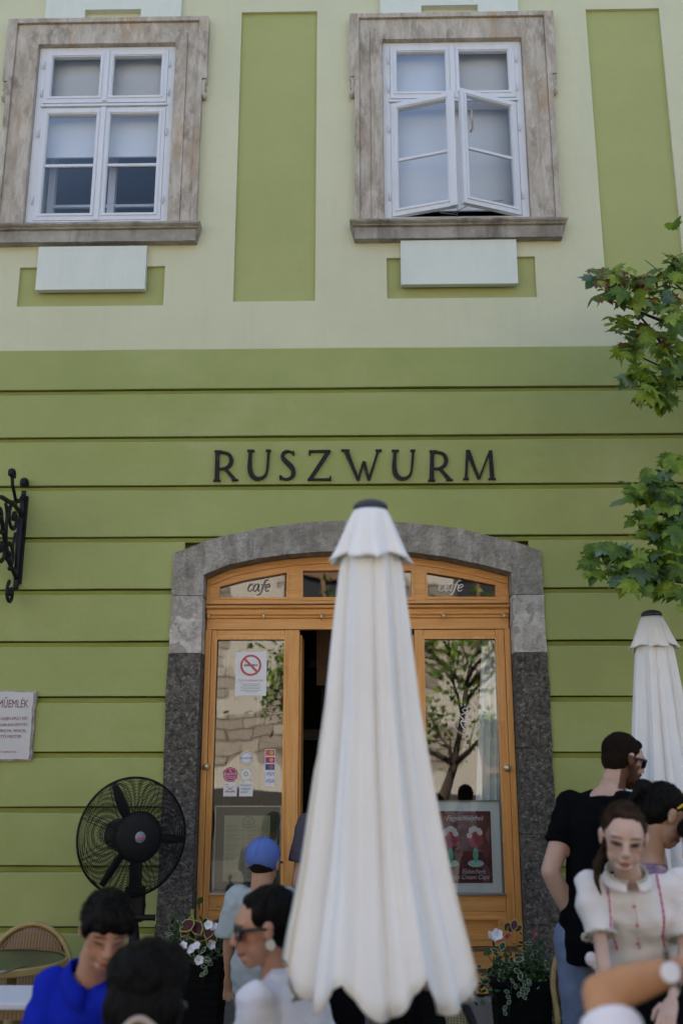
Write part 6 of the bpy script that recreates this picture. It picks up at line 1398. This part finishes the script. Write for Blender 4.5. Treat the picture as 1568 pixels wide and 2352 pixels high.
# shirt collar
cb = MB(); nkc = J['neck'].lerp(T @ Vector((0, -.01, -.10)), .20); fw_ = Vector((-math.sin(R(75)), math.cos(R(75)), 0)); sd_ = Vector((fw_.y, -fw_.x, 0)); cr_ = []; lo_ = []
for i in range(19):
    A = R(28 + (332 - 28) * i / 18); v = fw_ * math.cos(A) + sd_ * math.sin(A); f_ = max(0, math.cos(A)); cr_.append(nkc + v * (.062 + .02 * f_) + Vector((0, 0, .02 - .10 * f_))); lo_.append(nkc + v * (.090 + .02 * f_) + Vector((0, 0, -.030 - .11 * f_)))
cb.add(cr_ + lo_, [(i, i + 1, 19 + i + 1, 19 + i) for i in range(18)], 0, True); o = cb.build('collar', M['white_cloth'], rt); s_ = o.modifiers.new('t', 'SOLIDIFY'); s_.thickness = .004

# ---- boy in the royal blue polo looking down
J = fit('sit', 205, (240, 2135), 3.25, 14)
J['head'] = at(243, 2139, -2.76); J['neck'] = at(205, 2238, -2.64); J['shR'] = at(122, 2268, -2.60); J['shL'] = at(282, 2290, -2.72); J['elR'] = at(92, 2420, -2.66); J['elL'] = at(310, 2420, -2.8); J['wrR'] = at(190, 2470, -2.95); J['wrL'] = at(300, 2480, -3.0)
def h_boy(root, T, J, cloth):
    hair_cloth(root, T, [((0, -.015, .043), (.086, .100, .088)), ((0, -.045, .0), (.080, .064, .07)), ((0, .050, .070), (.066, .040, .034)), ((.074, .022, .03), (.014, .03, .03)), ((-.074, .022, .03), (.014, .03, .03)), ((.03, .072, .056), (.03, .02, .020)), ((-.03, .072, .052), (.03, .02, .022))], M['hair_k'], amp=.006, freq=(30, 30, 14))
    strands(root, T, random.Random(15), 350, M['hair_k'], (.087, .101, .087), (0, -.014, .043), .025)
rt, T = person('black haired boy in a royal blue polo shirt looking down at the table', J, (202, 24, -4), (.50, .27, .175), (M['polo_blue'], .75, .016, .03), (M['shorts'], 1.2), h_boy, hs=.93, brow=(.02, .014, .01), lips=(.45, .17, .13), wr=.008, closed=True)
cb = MB(); nkc = J['neck'].lerp(T @ Vector((0, -.01, -.10)), .15) + Vector((0, 0, .0)); fw_ = Vector((-math.sin(R(205)), math.cos(R(205)), 0)); sd_ = Vector((fw_.y, -fw_.x, 0)); cr_ = []; lo_ = []
for i in range(19):
    A = R(20 + 320 * i / 18); v = fw_ * math.cos(A) + sd_ * math.sin(A); f_ = max(0, math.cos(A)); cr_.append(nkc + v * (.064 + .012 * f_) + Vector((0, 0, .035 - .07 * f_))); lo_.append(nkc + v * (.094 + .02 * f_) + Vector((0, 0, -.012 - .085 * f_)))
cb.add(cr_ + lo_, [(i, i + 1, 19 + i + 1, 19 + i) for i in range(18)], 0, True); o = cb.build('collar', M['polo_blue'], rt); s_ = o.modifiers.new('t', 'SOLIDIFY'); s_.thickness = .004

# ---- back of a dark haired head in front
J = fit('sit', 8, (338, 2285), 2.72, 4)
def h_back(root, T, J, cloth):
    hair_cloth(root, T, [((0, -.020, .036), (.094, .108, .092)), ((0, -.055, -.03), (.096, .066, .09)), ((.03, -.05, -.09), (.05, .045, .06)), ((-.03, -.05, -.09), (.055, .045, .06)), ((.05, -.01, .06), (.05, .07, .06)), ((-.05, -.01, .05), (.05, .07, .06))], M['hair_k'], amp=.005)
    strands(root, T, random.Random(22), 400, M['hair_k'], (.091, .105, .090), (0, -.02, .036), .03)
    q = MB(); q.tube([T @ Vector(v) for v in smooth_pts([(-.052, -.118, -.125), (-.044, -.128, -.095), (-.020, -.136, -.062), (.006, -.138, -.052), (.032, -.134, -.066), (.058, -.122, -.092)], 4)], [.008] + [.0125] * 19 + [.008], 10, flat=.7); q.build('hair_clip', mat('beige_clip', (.42, .33, .25), .5), root)
    q = MB(); q.tube([T @ Vector((.088, -.008, -.025 - .0)) + Vector((.009 * math.cos(A), 0, .009 * math.sin(A))) for A in [2 * PI * i / 14 for i in range(14)]], .0014, 5, close=True); q.build('earring', M['metal'], root)
person('person seen from behind, long black hair held by a beige clip', J, (4, 12, 0), (.30, .17, .11), (M['black_cloth'], 1.3, .018), (M['shorts'], 1.9), h_back, hs=1.04, fem=True)

# ---- forearm with a wristwatch, its owner mostly outside the frame
Ya = -6 + 2.2
J = fit('sit', 60, (1690, 2330), 2.2, 4)
J['head'] = at(1790, 2150, Ya + .02); J['neck'] = J['head'] + Vector((.06, 0, -.17)); J['shL'] = J['neck'] + Vector((-.06, -.20, -.07)); J['shR'] = J['neck'] + Vector((-.06, .17, -.07))
J['elR'] = at(1378, 2282, Ya + .05); J['wrR'] = at(1556, 2226, Ya + .0); J['shR'] = at(1545, 2420, Ya + .20)
# the sleeve comes up from below the frame to the elbow
J['shR'] = at(1440, 2500, Ya - .10); J['shL'] = J['shR'] + Vector((.30, -.24, .02)); J['neck'] = (J['shR'] + J['shL']) / 2 + Vector((.02, .0, .08)); J['head'] = J['neck'] + Vector((.03, .03, .155)); J['elL'] = J['shL'] + Vector((.05, .02, -.26)); J['wrL'] = J['elL'] + Vector((-.1, .22, .03))
J['pelvis'] = J['neck'] + Vector((.05, -.03, -.50))
for k, sx in (('L', -1), ('R', 1)):
    J['hip' + k] = J['pelvis'] + Vector((-.02, sx * .09, -.03)); J['knee' + k] = J['hip' + k] + Vector((-.10, .40, -.02)); J['ankle' + k] = Vector((J['knee' + k].x, J['knee' + k].y, .09)); J['toe' + k] = J['ankle' + k] + Vector((-.03, .14, -.06))
def h_arm(root, T, J, cloth):
    h_short(root, T, J, cloth)
    d = (J['wrR'] - J['elR']).normalized(); c = J['wrR'] - d * .012; toC = (CAM - c); nrm = (toC - d * toC.dot(d)).normalized(); q = MB(); up_ = d.cross(nrm)
    q.tube([c + (nrm * math.cos(A) * .031 + up_ * math.sin(A) * .034) for A in [2 * PI * i / 24 for i in range(24)]], .009, 8, close=True, flat=.35); q.build('watch_strap', M['blackpl'], root)
    Mx = Matrix.Translation(c + nrm * .0375 + up_ * .002) @ nrm.to_track_quat('Z', 'Y').to_matrix().to_4x4(); q = MB(); q.lathe([(0, .0), (.019, 0), (.020, .004), (.018, .007), (0, .007)], seg=28, T=Mx, smooth=False); q.build('watch', mat('white_watch_dial', (.80, .80, .84), .25), root)
AP_ = at(1400, 2330, Ya)
person('tanned person with a white wristwatch and bent forearm in the lower right corner', J, (40, 10, 0), SK_t, (M['white_cloth'], .66, .012, .012), (M['black_cloth'], 1.9), h_arm, bulk=1.10, palm=(0, 0, 1))

bpy.data.scenes.remove(TS)
